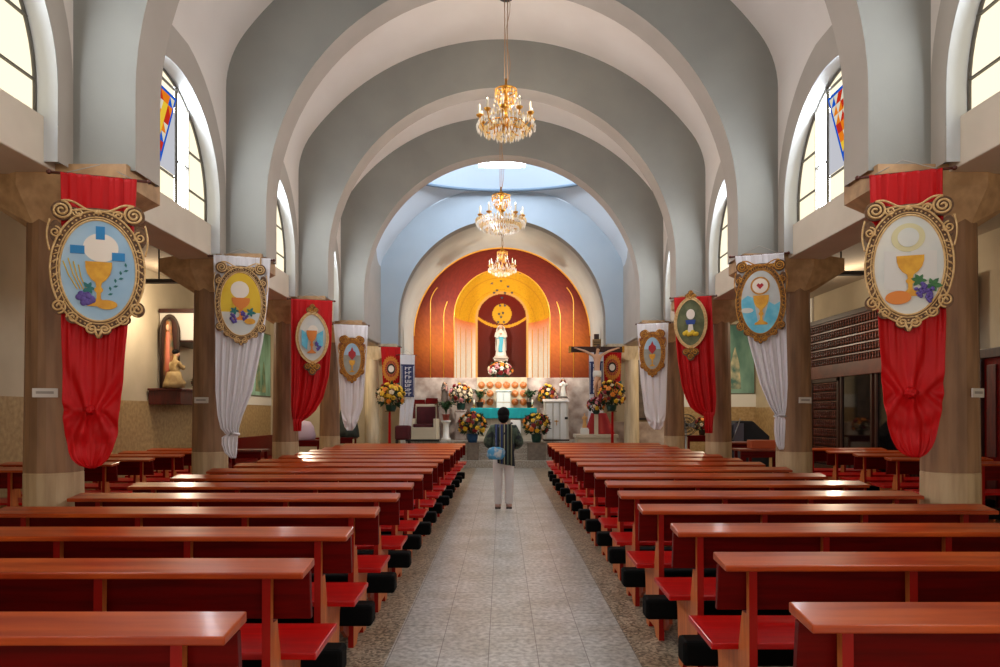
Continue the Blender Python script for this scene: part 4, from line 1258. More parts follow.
# ---------- flowers
FM = {}
def blossom_mesh(col):
    if col in FM: return FM[col]
    c = {'yellow': ((250,208,56),(238,176,34)), 'red': ((150,18,24),(120,10,16)), 'cream': ((242,224,192),(230,196,150)), 'orange': ((240,150,40),(226,120,24)), 'white': ((240,236,226),(222,214,200)), 'pink': ((226,150,150),(206,120,126))}[col]
    m = MB()
    m.lathe([(0.0,-0.7),(0.5,-0.5),(0.95,0.0),(1.0,0.25),(0.72,0.42),(0.62,0.30),(0.5,0.55),(0.32,0.42),(0.18,0.6),(0.0,0.56)], 16, fold=lambda a, z: 0.13*math.sin(5*a+z*4))
    o = m.build('blossom', mat(col+'_petals', c[0], 0.6, c2=c[1], scale=2.5))
    me = o.data; bpy.data.objects.remove(o)
    FM[col] = me
    return me
M_fol = mat('dark_green_foliage', (38,68,34), 0.6, c2=(24,48,24), scale=6)
M_fol2 = mat('palm_green_foliage', (58,96,48), 0.6, c2=(36,70,36), scale=6)
def leaf_cloud(m, c, r, n, L, rnd, up=0.0, zmin=-1.0, wid=0.2):
    for i in range(n):
        zz = rnd.uniform(zmin, 1); an = rnd.uniform(0, 2*PI); q = math.sqrt(max(0,1-zz*zz))
        d = Vector((q*math.cos(an), q*math.sin(an), zz))
        p = Vector((c[0]+r[0]*d.x*0.72, c[1]+r[1]*d.y*0.72, c[2]+r[2]*d.z*0.72))
        e = (d+Vector((rnd.uniform(-.4,.4), rnd.uniform(-.4,.4), rnd.uniform(-.4,.4)+up))).normalized()
        w = e.orthogonal().normalized(); w.rotate(Matrix.Rotation(rnd.uniform(0,6.28), 3, e))
        nn = e.cross(w)
        ll = L*rnd.uniform(0.7,1.3)
        m.add([p, p+e*ll*0.5+w*ll*wid+nn*ll*0.05, p+e*ll, p+e*ll*0.5-w*ll*wid+nn*ll*0.05], [(0,1,2,3)])
def arrangement(label, loc, w, h, pot, cols, n=34, seed=1, br=0.062, cat='flowers', potm=None, poth=0.24, name='flower_arrangement', depth=None):
    """w, h: width and height of the flower mass; it sits in a pot of height poth"""
    rnd = random.Random(seed)
    t = thing(name, label, cat, loc, 0, 'altar flower arrangements')
    dep = depth or w*0.8
    m = MB(); rr = w*0.2
    m.lathe([(0.0,0),(rr*0.75,0),(rr*0.95,poth*0.5),(rr,poth),(rr*1.08,poth+0.012),(rr*0.9,poth+0.012),(rr*0.85,poth*0.8),(0,poth*0.8)], 18)
    m.build('pot', potm or M_fol, t)
    c = (0, 0, poth+h*0.42); r = (w/2, dep/2, h*0.56)
    f = MB(); leaf_cloud(f, c, r, 210, w*0.2, rnd, zmin=-0.75)
    for i in range(26):
        an = rnd.uniform(0, 2*PI); q = rnd.uniform(0.3,0.8)
        f.tube([(0,0,poth*0.8),(r[0]*q*0.5*math.cos(an),r[1]*q*0.5*math.sin(an),c[2]*0.9),(r[0]*q*math.cos(an),r[1]*q*math.sin(an),c[2]+r[2]*0.4)],0.006,4)
    fo = f.build('foliage', M_fol, t, recalc=False); fo['kind'] = 'stuff'
    ga = PI*(3-math.sqrt(5))
    for i in range(n):
        zz = -0.55+1.55*(i+0.5)/n
        q = math.sqrt(max(0,1-zz*zz)); an = ga*i+rnd.uniform(-.2,.2)
        k = rnd.uniform(0.86,1.06)
        d = Vector((q*math.cos(an), q*math.sin(an), zz))
        p = (c[0]+r[0]*d.x*k, c[1]+r[1]*d.y*k, c[2]+r[2]*d.z*k)
        me = blossom_mesh(rnd.choice(cols))
        o = bpy.data.objects.new('blossom', me); C.objects.link(o); o.parent = t
        s = br*rnd.uniform(0.8,1.25)
        o.location = p; o.scale = (s, s, s)
        o.rotation_euler = d.to_track_quat('Z', 'Y').to_euler()
    return t
YR = ['yellow','yellow','red','orange','cream','red','yellow']
M_bluepot = mat('blue_pot', (24,72,120), 0.4)
M_greenpot = mat('dark_green_pot', (20,60,52), 0.4)
M_redpot = mat('terracotta_pot', (150,58,40), 0.6)
M_gblock = mat('grey_plinth_stone', (128,116,104), 0.6, c2=(108,98,88), scale=12)
for s, px0, px1, py, label in ((-1, 467, 478.5, 443, 'grey stone plinth by the altar steps, left of the visitor'), (1, 527.5, 546, 443, 'grey stone plinth by the altar steps, right of the visitor')):
    x0 = at(px0, 0, 19.62)[0]; x1 = at(px1, 0, 19.62)[0]
    mb = MB(); mb.box(x0, x1, 19.62, 20.0, 0.2, 0.675); mb.box(x0-0.02, x1+0.02, 19.6, 20.0, 0.675, 0.70)
    o = mb.build('flower_plinth', M_gblock, bevel=0.008); tag(o, label, 'plinth', 'stair plinths')
arrangement('yellow and dark red flowers in a blue pot on the plinth left of the steps', ((472.5-502)*19.8/690, 19.8, 0.70), 0.80, 0.62, None, YR, 46, 3, potm=M_bluepot)
arrangement('yellow and dark red flowers in a dark pot on the plinth right of the steps', ((536.5-502)*19.8/690, 19.8, 0.70), 0.76, 0.62, None, YR, 46, 4, potm=M_greenpot)
# tall stands beside the columns
def stand(label, x, y, z, h, ribbon):
    t = thing('flower_stand', label, 'stand', (x, y, z), 0, 'flower stands')
    m = MB(); m.tube([(0,0,0.02),(0,0,h)], 0.018, 8); m.lathe([(0,h-0.02),(0.13,h-0.02),(0.13,h),(0,h)], 16); m.build('pole', mat('bronze_pole', (92,72,50), 0.4, 0.6), t)
    for k in range(3):
        a = 2*PI*k/3+0.5
        m = MB(); m.tube([(0,0,0.22),(0.10*math.cos(a),0.10*math.sin(a),0.12),(0.2*math.cos(a),0.2*math.sin(a),0.012)], 0.012, 6); m.build('foot', M_dark, t)
    m = MB()
    m.grid(lambda u, v: ((-0.035+0.07*u)*(0.8+0.3*v)+0.0, -0.05-0.02*math.sin(u*9), h-0.02-(h*0.86)*v), 8, 12)
    m.build('red_ribbon', ribbon, t, solid=0.004, recalc=False)
    return t
stand('thin stand with red ribbon under the flowers beside the left altar column', (390-502)*17.75/690, 17.75, 0.0, 1.60, M_red)
stand('thin stand with red ribbon under the flowers beside the right altar column', (612-502)*17.55/690, 17.55, 0.0, 1.60, M_red)
arrangement('yellow and dark red flowers on the tall stand beside the left altar column', ((391-502)*17.75/690, 17.75, 1.60), 0.72, 0.58, None, YR, 44, 5, potm=M_greenpot, poth=0.14)
arrangement('yellow and dark red flowers on the tall stand beside the right altar column', ((611.5-502)*17.55/690, 17.55, 1.60), 0.66, 0.64, None, YR, 44, 6, potm=M_greenpot, poth=0.14)
# by the marble wall
def pedestal(label, x, y, h, w, m_):
    o = MB().box(-w/2, w/2, -w/2, w/2, 0, h-0.04).box(-w/2-0.02, w/2+0.02, -w/2-0.02, w/2+0.02, h-0.04, h).box(-w/2-0.02, w/2+0.02, -w/2-0.02, w/2+0.02, 0, 0.06).build('pedestal', m_, bevel=0.006)
    o.location = (x, y, ZSAN); return tag(o, label, 'pedestal', 'altar pedestals')
x = (461-502)*21.4/690
pedestal('square pale pedestal under the large flowers left of the altar', x, 21.4, 0.92, 0.3, M_marble)
arrangement('pale pink, cream and red flowers before the marble wall left of the altar', (x, 21.4, ZSAN+0.92), 0.68, 0.62, None, ['cream','red','pink','orange','yellow','cream'], 44, 7, potm=M_greenpot, poth=0.2)
x = (546-502)*21.6/690
pedestal('square pale pedestal behind the white lectern', x, 21.6, 0.98, 0.3, M_marble)
arrangement('orange and pink flowers behind the white lectern', (x+0.04, 21.6, ZSAN+0.98), 0.58, 0.6, None, ['orange','pink','cream','yellow','red'], 34, 8, potm=M_greenpot, poth=0.14)
# below the statue in the niche
arrangement('low bank of pink, red and white flowers under the niche statue', (-0.05, 22.35, ZDADO), 0.74, 0.42, None, ['pink','red','cream','white','pink','orange'], 54, 9, potm=M_greenpot, poth=0.10, br=0.066, depth=0.5)

# potted palms
def palm(label, loc, h, spread, n, pot_h, potm, seed, m_=None):
    rnd = random.Random(seed)
    t = thing('potted_palm', label, 'plant', loc, 0, 'potted plants at the altar')
    m = MB(); m.lathe([(0,0),(0.08,0),(0.11,pot_h),(0.125,pot_h),(0.125,pot_h+0.02),(0.10,pot_h+0.02),(0.1,pot_h-0.02),(0,pot_h-0.02)], 16); m.build('pot', potm, t)
    for i in range(n):
        an = 2*PI*i/n+rnd.uniform(-.3,.3); q = spread*rnd.uniform(0.6,1.1); hh = h*rnd.uniform(0.75,1.05)
        pts = [Vector((q*(k/7)**1.5*math.cos(an), q*(k/7)**1.5*math.sin(an), pot_h-0.02+hh*math.sin(k/7*1.9)/1.0*0.95)) for k in range(8)]
        f = MB(); f.tube(pts, [0.008]*4+[0.005]*4, 5)
        side = Vector((-math.sin(an), math.cos(an), 0))
        for k in range(2, 8):
            for sg in (-1, 1):
                p = pts[k]; L = 0.21*(1.1-abs(k-4.5)/6)
                e = (side*sg*0.8+(pts[k]-pts[k-1]).normalized()*0.7+Vector((0,0,-0.25))).normalized()
                w = Vector((0,0,1)).cross(e).normalized()*0.03
                f.add([p, p+e*L*0.5+w, p+e*L, p+e*L*0.5-w], [(0,1,2,3)])
        f.build('frond', m_ or M_fol2, t, recalc=False)
    return t
x1 = (480-502)*21.55/690; x2 = (530-502)*21.55/690
for nm, xx in (('left', x1), ('right', x2)):
    mb = MB(); mb.box(-0.14, 0.14, -0.12, 0.12, 0, 0.95); mb.box(-0.16, 0.16, -0.14, 0.14, 0.95, 0.99)
    o = mb.build('plant_stand', M_cream, bevel=0.006); o.location = (xx, 21.52, ZSAN); tag(o, 'cream block stand under the palm %s of the tabernacle' % nm, 'stand', 'plant stands')
    palm('green palm in a dark pot %s of the tabernacle' % nm, (xx, 21.52, ZSAN+0.99), 0.42, 0.25, 9, 0.16, M_trimd, 11 if nm == 'left' else 12)
x = (446-502)*20.9/690
pd = MB().lathe([(0,0),(0.15,0),(0.15,0.05),(0.10,0.08),(0.09,0.5),(0.12,0.54),(0.15,0.57),(0.15,0.6),(0,0.6)], 20).build('round_pedestal', M_whitebox); pd.location = (x, 20.9, ZSAN)
tag(pd, 'white round pedestal beside the maroon-backed chair', 'pedestal')
palm('leafy green plant in a terracotta pot beside the maroon-backed chair', (x, 20.9, ZSAN+0.6), 0.42, 0.26, 14, 0.17, M_redpot, 13)

# ---------- robed statues
def statue(name, label, loc, h, robe, veil, skin, rz=0, sash=None, base=None, child=False, arms='prayer', hair=None, group=None, halo=None):
    t = thing(name, label, 'statue', loc, rz, group)
    z0 = 0.0
    if base:
        m = MB(); m.lathe([(0,0),(0.20*h,0),(0.20*h,0.03*h),(0.17*h,0.05*h),(0.165*h,0.08*h),(0,0.08*h)], 20); m.build('base', base, t); z0 = 0.075*h
    k = (h-z0)
    m = MB()
    prof = [(0.0,0.0),(0.155,0.0),(0.15,0.03),(0.135,0.15),(0.118,0.32),(0.108,0.48),(0.112,0.58),(0.125,0.68),(0.128,0.745),(0.10,0.79),(0.055,0.82),(0.042,0.84),(0.04,0.86)]
    m.lathe([(r*k, z*k+z0) for r, z in prof], 28, (0,0,0), 1.0, 0.72, fold=lambda a, z: 0.045*math.sin(11*a)*max(0, 1-(z-z0)/(0.75*k)))
    # head with chin and nose
    hz = z0+0.925*k
    m.ball((0,-0.004*k,hz), (0.052*k,0.060*k,0.072*k), 18, 12, 1)
    m.ball((0,-0.062*k,hz-0.006*k), (0.009*k,0.012*k,0.016*k), 8, 6, 1)
    for sg in (-1, 1): m.ball((sg*0.019*k,-0.055*k,hz+0.012*k), (0.008*k,0.006*k,0.005*k), 8, 6, 2)
    m.ball((0,-0.054*k,hz-0.032*k), (0.014*k,0.007*k,0.005*k), 8, 6, 3)
    # arms
    def arm(sg, pts, rr):
        m.tube([(sg*p[0]*k, p[1]*k, z0+p[2]*k) for p in pts], [q*k for q in rr], 10, 0)
        e = pts[-1]
        m.ball((sg*e[0]*k, e[1]*k-0.012*k, z0+e[2]*k+0.02*k), (0.016*k,0.02*k,0.034*k), 8, 6, 1)
    if arms == 'prayer':
        for sg in (-1, 1): arm(sg, [(0.115,0,0.75),(0.135,-0.02,0.62),(0.10,-0.085,0.60),(0.02,-0.115,0.68)], [0.040,0.042,0.036,0.022])
    else:
        arm(-1, [(0.115,0,0.75),(0.14,-0.02,0.61),(0.10,-0.08,0.60),(0.03,-0.11,0.66)], [0.040,0.042,0.036,0.022])
        arm(1, [(0.115,0,0.75),(0.15,-0.02,0.62),(0.16,-0.08,0.66),(0.15,-0.13,0.76)], [0.040,0.042,0.036,0.022])
    m.build('figure', [robe, skin, M_trimd, mat('lip_red', (150,70,60), 0.5)], t)
    v = MB()
    def vf(u, w):
        an = -0.55*PI*1.0 + 1.10*PI*1.0*u + PI/2   # wraps the back, open in front
        z = z0+k*(0.985-0.80*w)
        rr = k*(0.075+0.05*min(1, w*4)+0.02*w) if w > 0.06 else k*(0.03+0.75*w)
        return (rr*math.cos(an), rr*0.9*math.sin(an)+0.012*k, z)
    if veil:
        v.grid(vf, 24, 26); v.build('veil', veil, t, solid=0.012*k, recalc=False)
    if hair:
        hm = MB(); hm.ball((0,0.014*k,hz+0.014*k), (0.062*k,0.062*k,0.070*k), 16, 10); hm.ball((0,0.035*k,hz-0.06*k), (0.062*k,0.045*k,0.07*k), 14, 8); hm.build('hair', hair, t)
    if sash:
        sm = MB()
        sm.grid(lambda u, w: (k*(-0.055+0.11*u+0.012*math.sin(6*w)), -k*(0.092+0.022*w)-0.012*k, z0+k*(0.60-0.48*w)), 6, 14)
        sm.tube([(0.118*k*math.cos(2*PI*i/24), 0.090*k*math.sin(2*PI*i/24), z0+0.565*k) for i in range(24)], 0.013*k, 6, closed=True)
        sm.build('sash', sash, t, solid=0.008*k, recalc=False)
    if halo:
        hm = MB(); hm.tube([(0.10*k*math.cos(2*PI*i/28), 0.055*k, hz+0.02*k+0.10*k*math.sin(2*PI*i/28)) for i in range(28)], 0.006*k, 6, closed=True); hm.build('halo', halo, t)
    if child:
        cm = MB(); q = 0.34*k
        cm.lathe([(0,0),(0.15*q,0),(0.13*q,0.3*q),(0.15*q,0.62*q),(0.05*q,0.72*q),(0,0.74*q)], 14, (0.09*k,-0.10*k,z0+0.56*k)); cm.ball((0.09*k,-0.10*k,z0+0.56*k+0.86*q), 0.13*q, 12, 8, 1)
        cm.build('child_figure', [mat('rose_robe', (190,140,130), 0.6), skin], t)
    return t
M_skin = mat('painted_skin', (214,164,130), 0.5)
M_srobe = mat('white_statue_robe', (232,228,218), 0.5, c2=(220,214,202), scale=5)
M_sash = mat('blue_sash', (70,168,190), 0.5)
br = MB().box(-0.24, 0.24, -0.18, 0.3, -0.07, 0.0).prism([(-0.15,-0.07),(0.3,-0.07),(0.3,-0.42)], 'x', -0.1, 0.1).build('statue_bracket', mat('white_stone', (206,196,184), 0.5), bevel=0.01)
br.location = (-0.04, 23.86, 3.42)
tag(br, 'stone bracket under the white robed statue in the niche', 'bracket')
statue('niche_statue', 'white robed statue with a blue sash standing in the apse niche', (-0.04, 23.80, 3.42), 1.18, M_srobe, M_srobe, M_skin, sash=M_sash, base=mat('white_stone', (206,196,184), 0.5), halo=M_gold).scale = (1.15, 1.05, 1.0)
x = (562.5-502)*21.65/690
pedestal('square pale pedestal under the red-mantled statue', x+0.02, 21.68, 1.30, 0.32, M_marble)
statue('mantled_statue', 'small statue in cream robe and red mantle, right of the altar', (x+0.02, 21.68, ZSAN+1.30), 0.60, M_srobe, mat('red_mantle', (164,40,34), 0.6), M_skin, hair=mat('brown_hair', (70,44,28), 0.7), arms='bless', base=M_trimd).scale = (1.3, 1.2, 1.0)
x = (444.5-502)*21.65/690
pedestal('square pale pedestal under the grey statue carrying a child', x, 21.68, 1.07, 0.32, M_marble)
statue('father_and_child_statue', 'small grey-robed statue carrying a child, left of the altar', (x, 21.68, ZSAN+1.07), 0.74, mat('grey_brown_robe', (112,98,88), 0.6), mat('brown_mantle', (92,70,50), 0.6), M_skin, hair=mat('grey_hair', (120,112,104), 0.7), child=True, base=M_trimd)

# ---------- presider's chair
M_maroon = mat('maroon_velvet', (84,10,24), 0.75, c2=(66,6,18), scale=5)
M_chairw = mat('cream_painted_wood', (204,190,166), 0.5)
x = (424.5-502)*20.75/690
t = thing('presider_chair', 'cream armchair with maroon upholstered back, left of the altar', 'chair', (x, 20.75, ZSAN), R(-6))
hw = 0.33
m = MB(); m.box(-hw, -hw+0.05, 0.24, 0.30, 0, 1.06); m.box(hw-0.05, hw, 0.24, 0.30, 0, 1.06); m.box(-hw, hw, 0.24, 0.30, 1.02, 1.10); m.box(-hw, hw, 0.24, 0.30, 0.42, 0.48); m.build('back_frame', M_chairw, t, bevel=0.008)
m = MB(); m.box(-hw+0.04, hw-0.04, 0.19, 0.28, 0.50, 1.02); m.build('backrest', M_maroon, t, bevel=0.02)
m = MB(); m.box(-hw+0.04, hw-0.04, -0.26, 0.24, 0.40, 0.50); m.build('seat', M_maroon, t, bevel=0.02)
m = MB(); m.box(-hw-0.03, hw+0.03, -0.30, 0.26, 0.05, 0.40); m.build('base', M_chairw, t, bevel=0.01)
for s in (-1, 1):
    m = MB(); m.box(min(s*hw, s*(hw+0.09)), max(s*hw, s*(hw+0.09)), -0.30, 0.28, 0.05, 0.66); m.build('arm', M_chairw, t, bevel=0.012)
m = MB(); m.box(-hw-0.1, hw+0.1, -0.42, 0.36, 0.0, 0.055); m.build('dais', M_chairw, t, bevel=0.006)
mb = MB(); mb.box(-0.66, 0.5, -0.62, -0.5, 0, 0.06); o = mb.build('dark_kerb_board', M_dark, bevel=0.006); o.location = (x, 20.75, ZSAN+0.0); tag(o, 'low dark board on the platform floor before the maroon-backed chair', 'board')
# carved red wooden chairs standing behind it
def red_chair(label, loc, rz):
    t = thing('carved_chair', label, 'chair', loc, rz, 'red wooden chairs')
    for s in (-1, 1):
        m = MB(); m.tube([(s*0.22,0.2,0),(s*0.22,0.2,0.45),(s*0.21,0.26,1.1)], 0.022, 8); m.build('leg', M_pew, t)
        m = MB(); m.tube([(s*0.22,-0.2,0),(s*0.22,-0.2,0.45)], 0.022, 8); m.build('leg', M_pew, t)
    m = MB(); m.box(-0.24, 0.24, -0.23, 0.23, 0.43, 0.49); m.build('seat', M_maroon, t, bevel=0.012)
    m = MB(); m.hexa([(-0.22,0.22,0.98),(0.22,0.22,0.98),(0.22,0.27,0.98),(-0.22,0.27,0.98),(-0.22,0.25,1.16),(0.22,0.25,1.16),(0.22,0.29,1.16),(-0.22,0.29,1.16)])
    for i in range(5): m.box(-0.18+0.09*i-0.012, -0.18+0.09*i+0.012, 0.215, 0.245, 0.55, 1.0)
    m.build('backrest', M_pew, t)
    return t
red_chair('carved red wooden chair just behind the maroon-backed chair', (-2.21, 21.62, ZSAN), 0.05).scale = (0.85, 0.85, 1.12)
red_chair('carved red wooden chair farthest left, behind the maroon-backed chair', (-2.62, 21.62, ZSAN), 0.0).scale = (0.82, 0.85, 1.08)
t = thing('covered_stand', 'dark maroon topped stand beside the left altar column, under the printed hanging', 'stand', (-2.60, 18.15, 0.0), 0)
m = MB(); m.box(-0.20, 0.20, -0.17, 0.17, 0.84, 1.22); m.build('cushioned_top', M_maroon, t, bevel=0.05)
for sx_ in (-1, 1):
    for sy_ in (-1, 1):
        m = MB(); m.box(sx_*0.16-0.02, sx_*0.16+0.02, sy_*0.12-0.02, sy_*0.12+0.02, 0, 0.86); m.build('leg', M_dark, t)

# ---------- white lectern
x = (556-502)*20.55/690
t = thing('lectern', 'white lectern with grooved front, small gold cross and black clasps', 'lectern', (x, 20.6, ZSAN))
W = 0.355
m = MB(); m.box(-W, W, -0.2, 0.22, 0.03, 1.16); m.build('body', mat('cream_lacquer', (206,200,188), 0.45), t, bevel=0.01)
m = MB(); m.hexa([(-W-0.03,-0.24,1.15),(W+0.03,-0.24,1.15),(W+0.03,0.26,1.2),(-W-0.03,0.26,1.2),(-W-0.03,-0.24,1.18),(W+0.03,-0.24,1.18),(W+0.03,0.26,1.25),(-W-0.03,0.26,1.25)]); m.build('top', M_whitebox, t, bevel=0.006)
for q in (-0.21, 0.0, 0.21):
    m = MB(); w_ = 0.085 if q else 0.075
    m.box(q-w_, q+w_, -0.225, -0.2, 0.05, 1.12); m.build('front_slat', M_whitebox, t, bevel=0.006)
m = MB(); m.box(-W-0.02, W+0.02, -0.24, 0.24, 0.0, 0.05); m.build('plinth', M_trimd, t)
for s in (-1, 1):
    m = MB(); m.box(s*0.29-0.045, s*0.29+0.045, -0.245, -0.22, 0.64, 0.71); m.build('clasp', M_dark, t, bevel=0.006)
m = MB(); m.box(-0.009, 0.009, -0.24, -0.224, 0.46, 0.62); m.box(-0.06, 0.06, -0.24, -0.224, 0.575, 0.60); m.build('cross', M_gold, t)

# ---------- crucifix
Yc = 18.30; Xc = (596.5-502)*Yc/690; zp = 0.99
mb = MB(); mb.box(-0.56, 0.46, -0.46, 0.22, 0, 0.90); mb.box(-0.60, 0.50, -0.50, 0.24, 0.90, 0.99); o = mb.build('crucifix_platform', M_cream, bevel=0.01); o.location = (Xc, Yc, 0)
tag(o, 'cream block platform under the crucifix, right of the altar steps', 'platform')
t = thing('crucifix', 'tall dark wooden cross with a pale corpus, right of the altar', 'crucifix', (Xc, Yc, zp))
k = Yc/690.0
zt = EYE+(413.6-334)*k - zp; zarm = EYE+(413.6-349.5)*k - zp
m = MB(); m.box(-0.065, 0.065, -0.03, 0.04, 0, zt); m.box(-0.70, 0.70, -0.035, 0.035, zarm-0.075, zarm+0.075); m.build('cross', M_wood_dark, t, bevel=0.008)
for s in (-1, 1):
    m = MB(); m.box(s*0.705-0.03, s*0.705+0.03, -0.045, 0.045, zarm-0.085, zarm+0.085); m.build('end_cap', M_gold, t, bevel=0.006)
m = MB(); m.box(-0.11, 0.11, -0.05, -0.03, zt-0.34, zt-0.14); m.box(-0.085, 0.085, -0.056, -0.048, zt-0.29, zt-0.27, 1); m.box(-0.085, 0.085, -0.056, -0.048, zt-0.24, zt-0.225, 1); m.box(-0.085, 0.085, -0.056, -0.048, zt-0.20, zt-0.19, 1); m.build('title_plate', [mat('aged_plate', (150,116,70), 0.5), M_trimd], t)
za = zarm
J = {'pel': (0.0,-0.12,za-0.62,0.085,0.07), 'bel': (0,-0.115,za-0.46,0.075,0.06), 'che': (0,-0.12,za-0.25,0.10,0.07), 'nec': (0,-0.12,za-0.10,0.036), 'hed': (0.02,-0.15,za-0.03,0.05), 'top': (0.03,-0.16,za+0.06,0.055,0.055),
 'sl': (-0.13,-0.115,za-0.15,0.042), 'el': (-0.34,-0.085,za-0.04,0.032), 'wl': (-0.55,-0.06,za+0.03,0.022), 'hl': (-0.61,-0.055,za+0.035,0.026,0.014),
 'sr': (0.13,-0.115,za-0.15,0.042), 'er': (0.34,-0.085,za-0.04,0.032), 'wr': (0.55,-0.06,za+0.03,0.022), 'hr': (0.61,-0.055,za+0.035,0.026,0.014),
 'kl': (-0.06,-0.19,za-0.95,0.05), 'al': (-0.02,-0.10,za-1.27,0.028), 'fl': (-0.02,-0.13,za-1.36,0.03,0.02),
 'kr': (0.05,-0.20,za-0.94,0.05), 'ar': (0.02,-0.12,za-1.26,0.028), 'fr': (0.02,-0.145,za-1.36,0.03,0.02)}
E = [('pel','bel'),('bel','che'),('che','nec'),('nec','hed'),('hed','top'),('che','sl'),('sl','el'),('el','wl'),('wl','hl'),('che','sr'),('sr','er'),('er','wr'),('wr','hr'),('pel','kl'),('kl','al'),('al','fl'),('pel','kr'),('kr','ar'),('ar','fr')]
skin_mesh(J, E, 'corpus', M_skin, t, sub=2, root='pel')
m = MB(); m.lathe([(0.105,-0.10),(0.112,-0.04),(0.108,0.03),(0.10,0.07)], 20, (0,-0.12,za-0.64), 1.0, 0.85, fold=lambda a, z: 0.05*math.sin(7*a)); m.build('loincloth', M_srobe, t)
m = MB(); m.ball((0.03,-0.14,za+0.035), (0.066,0.066,0.075), 14, 10); m.build('hair', mat('brown_hair', (70,44,28), 0.7), t)
# red cloth draped at its foot
m = MB()
def drape(u, v):
    w = 0.20+0.20*v
    return ((-w+2*w*u)+0.05, -0.10-0.16*v-0.035*math.sin(u*16)*v, 0.55-0.55*v)
m.grid(drape, 40, 20)
o = m.build('red_drape', mat('crimson_cloth', (160,18,24), 0.6), None, solid=0.01, recalc=False); o.location = (Xc, Yc+0.03, zp+0.005)
tag(o, 'crimson cloth draped round the foot of the crucifix', 'cloth')
arrangement('yellow and pink flowers at the foot of the crucifix', (Xc-0.06, Yc-0.38, zp+0.525), 0.44, 0.36, None, ['cream','orange','pink','red','yellow'], 28, 10, potm=M_greenpot, poth=0.08, br=0.046)
x = (592.5-502)*18.0/690
o = MB().box(-0.05, 0.05, -0.025, 0.025, 0, 0.52).build('flower_post', M_chairw, bevel=0.005); o.location = (Xc-0.06, Yc-0.38, zp); tag(o, 'narrow cream post carrying the crucifix flowers', 'post')
o = MB().box(-0.11, 0.11, -0.07, 0.07, 0, 0.14).box(-0.09, 0.09, -0.06, 0.06, 0.14, 0.17).build('small_plinth', M_whitebox, bevel=0.006); o.location = (Xc-0.36, Yc-0.36, zp); tag(o, 'small white plinth in front of the crimson drape', 'plinth')
statue('infant_statue', 'little tan infant statue on the white plinth in front of the crimson drape', (Xc-0.36, Yc-0.36, zp+0.17), 0.38, mat('tan_robe', (214,160,96), 0.6), None, M_skin, hair=M_gold, arms='bless')
def point(name, loc, e, col, r=0.03):
    l = bpy.data.lights.new(name, 'POINT'); l.energy = e; l.color = col; l.shadow_soft_size = r
    o = bpy.data.objects.new(name, l); C.objects.link(o); o.location = loc
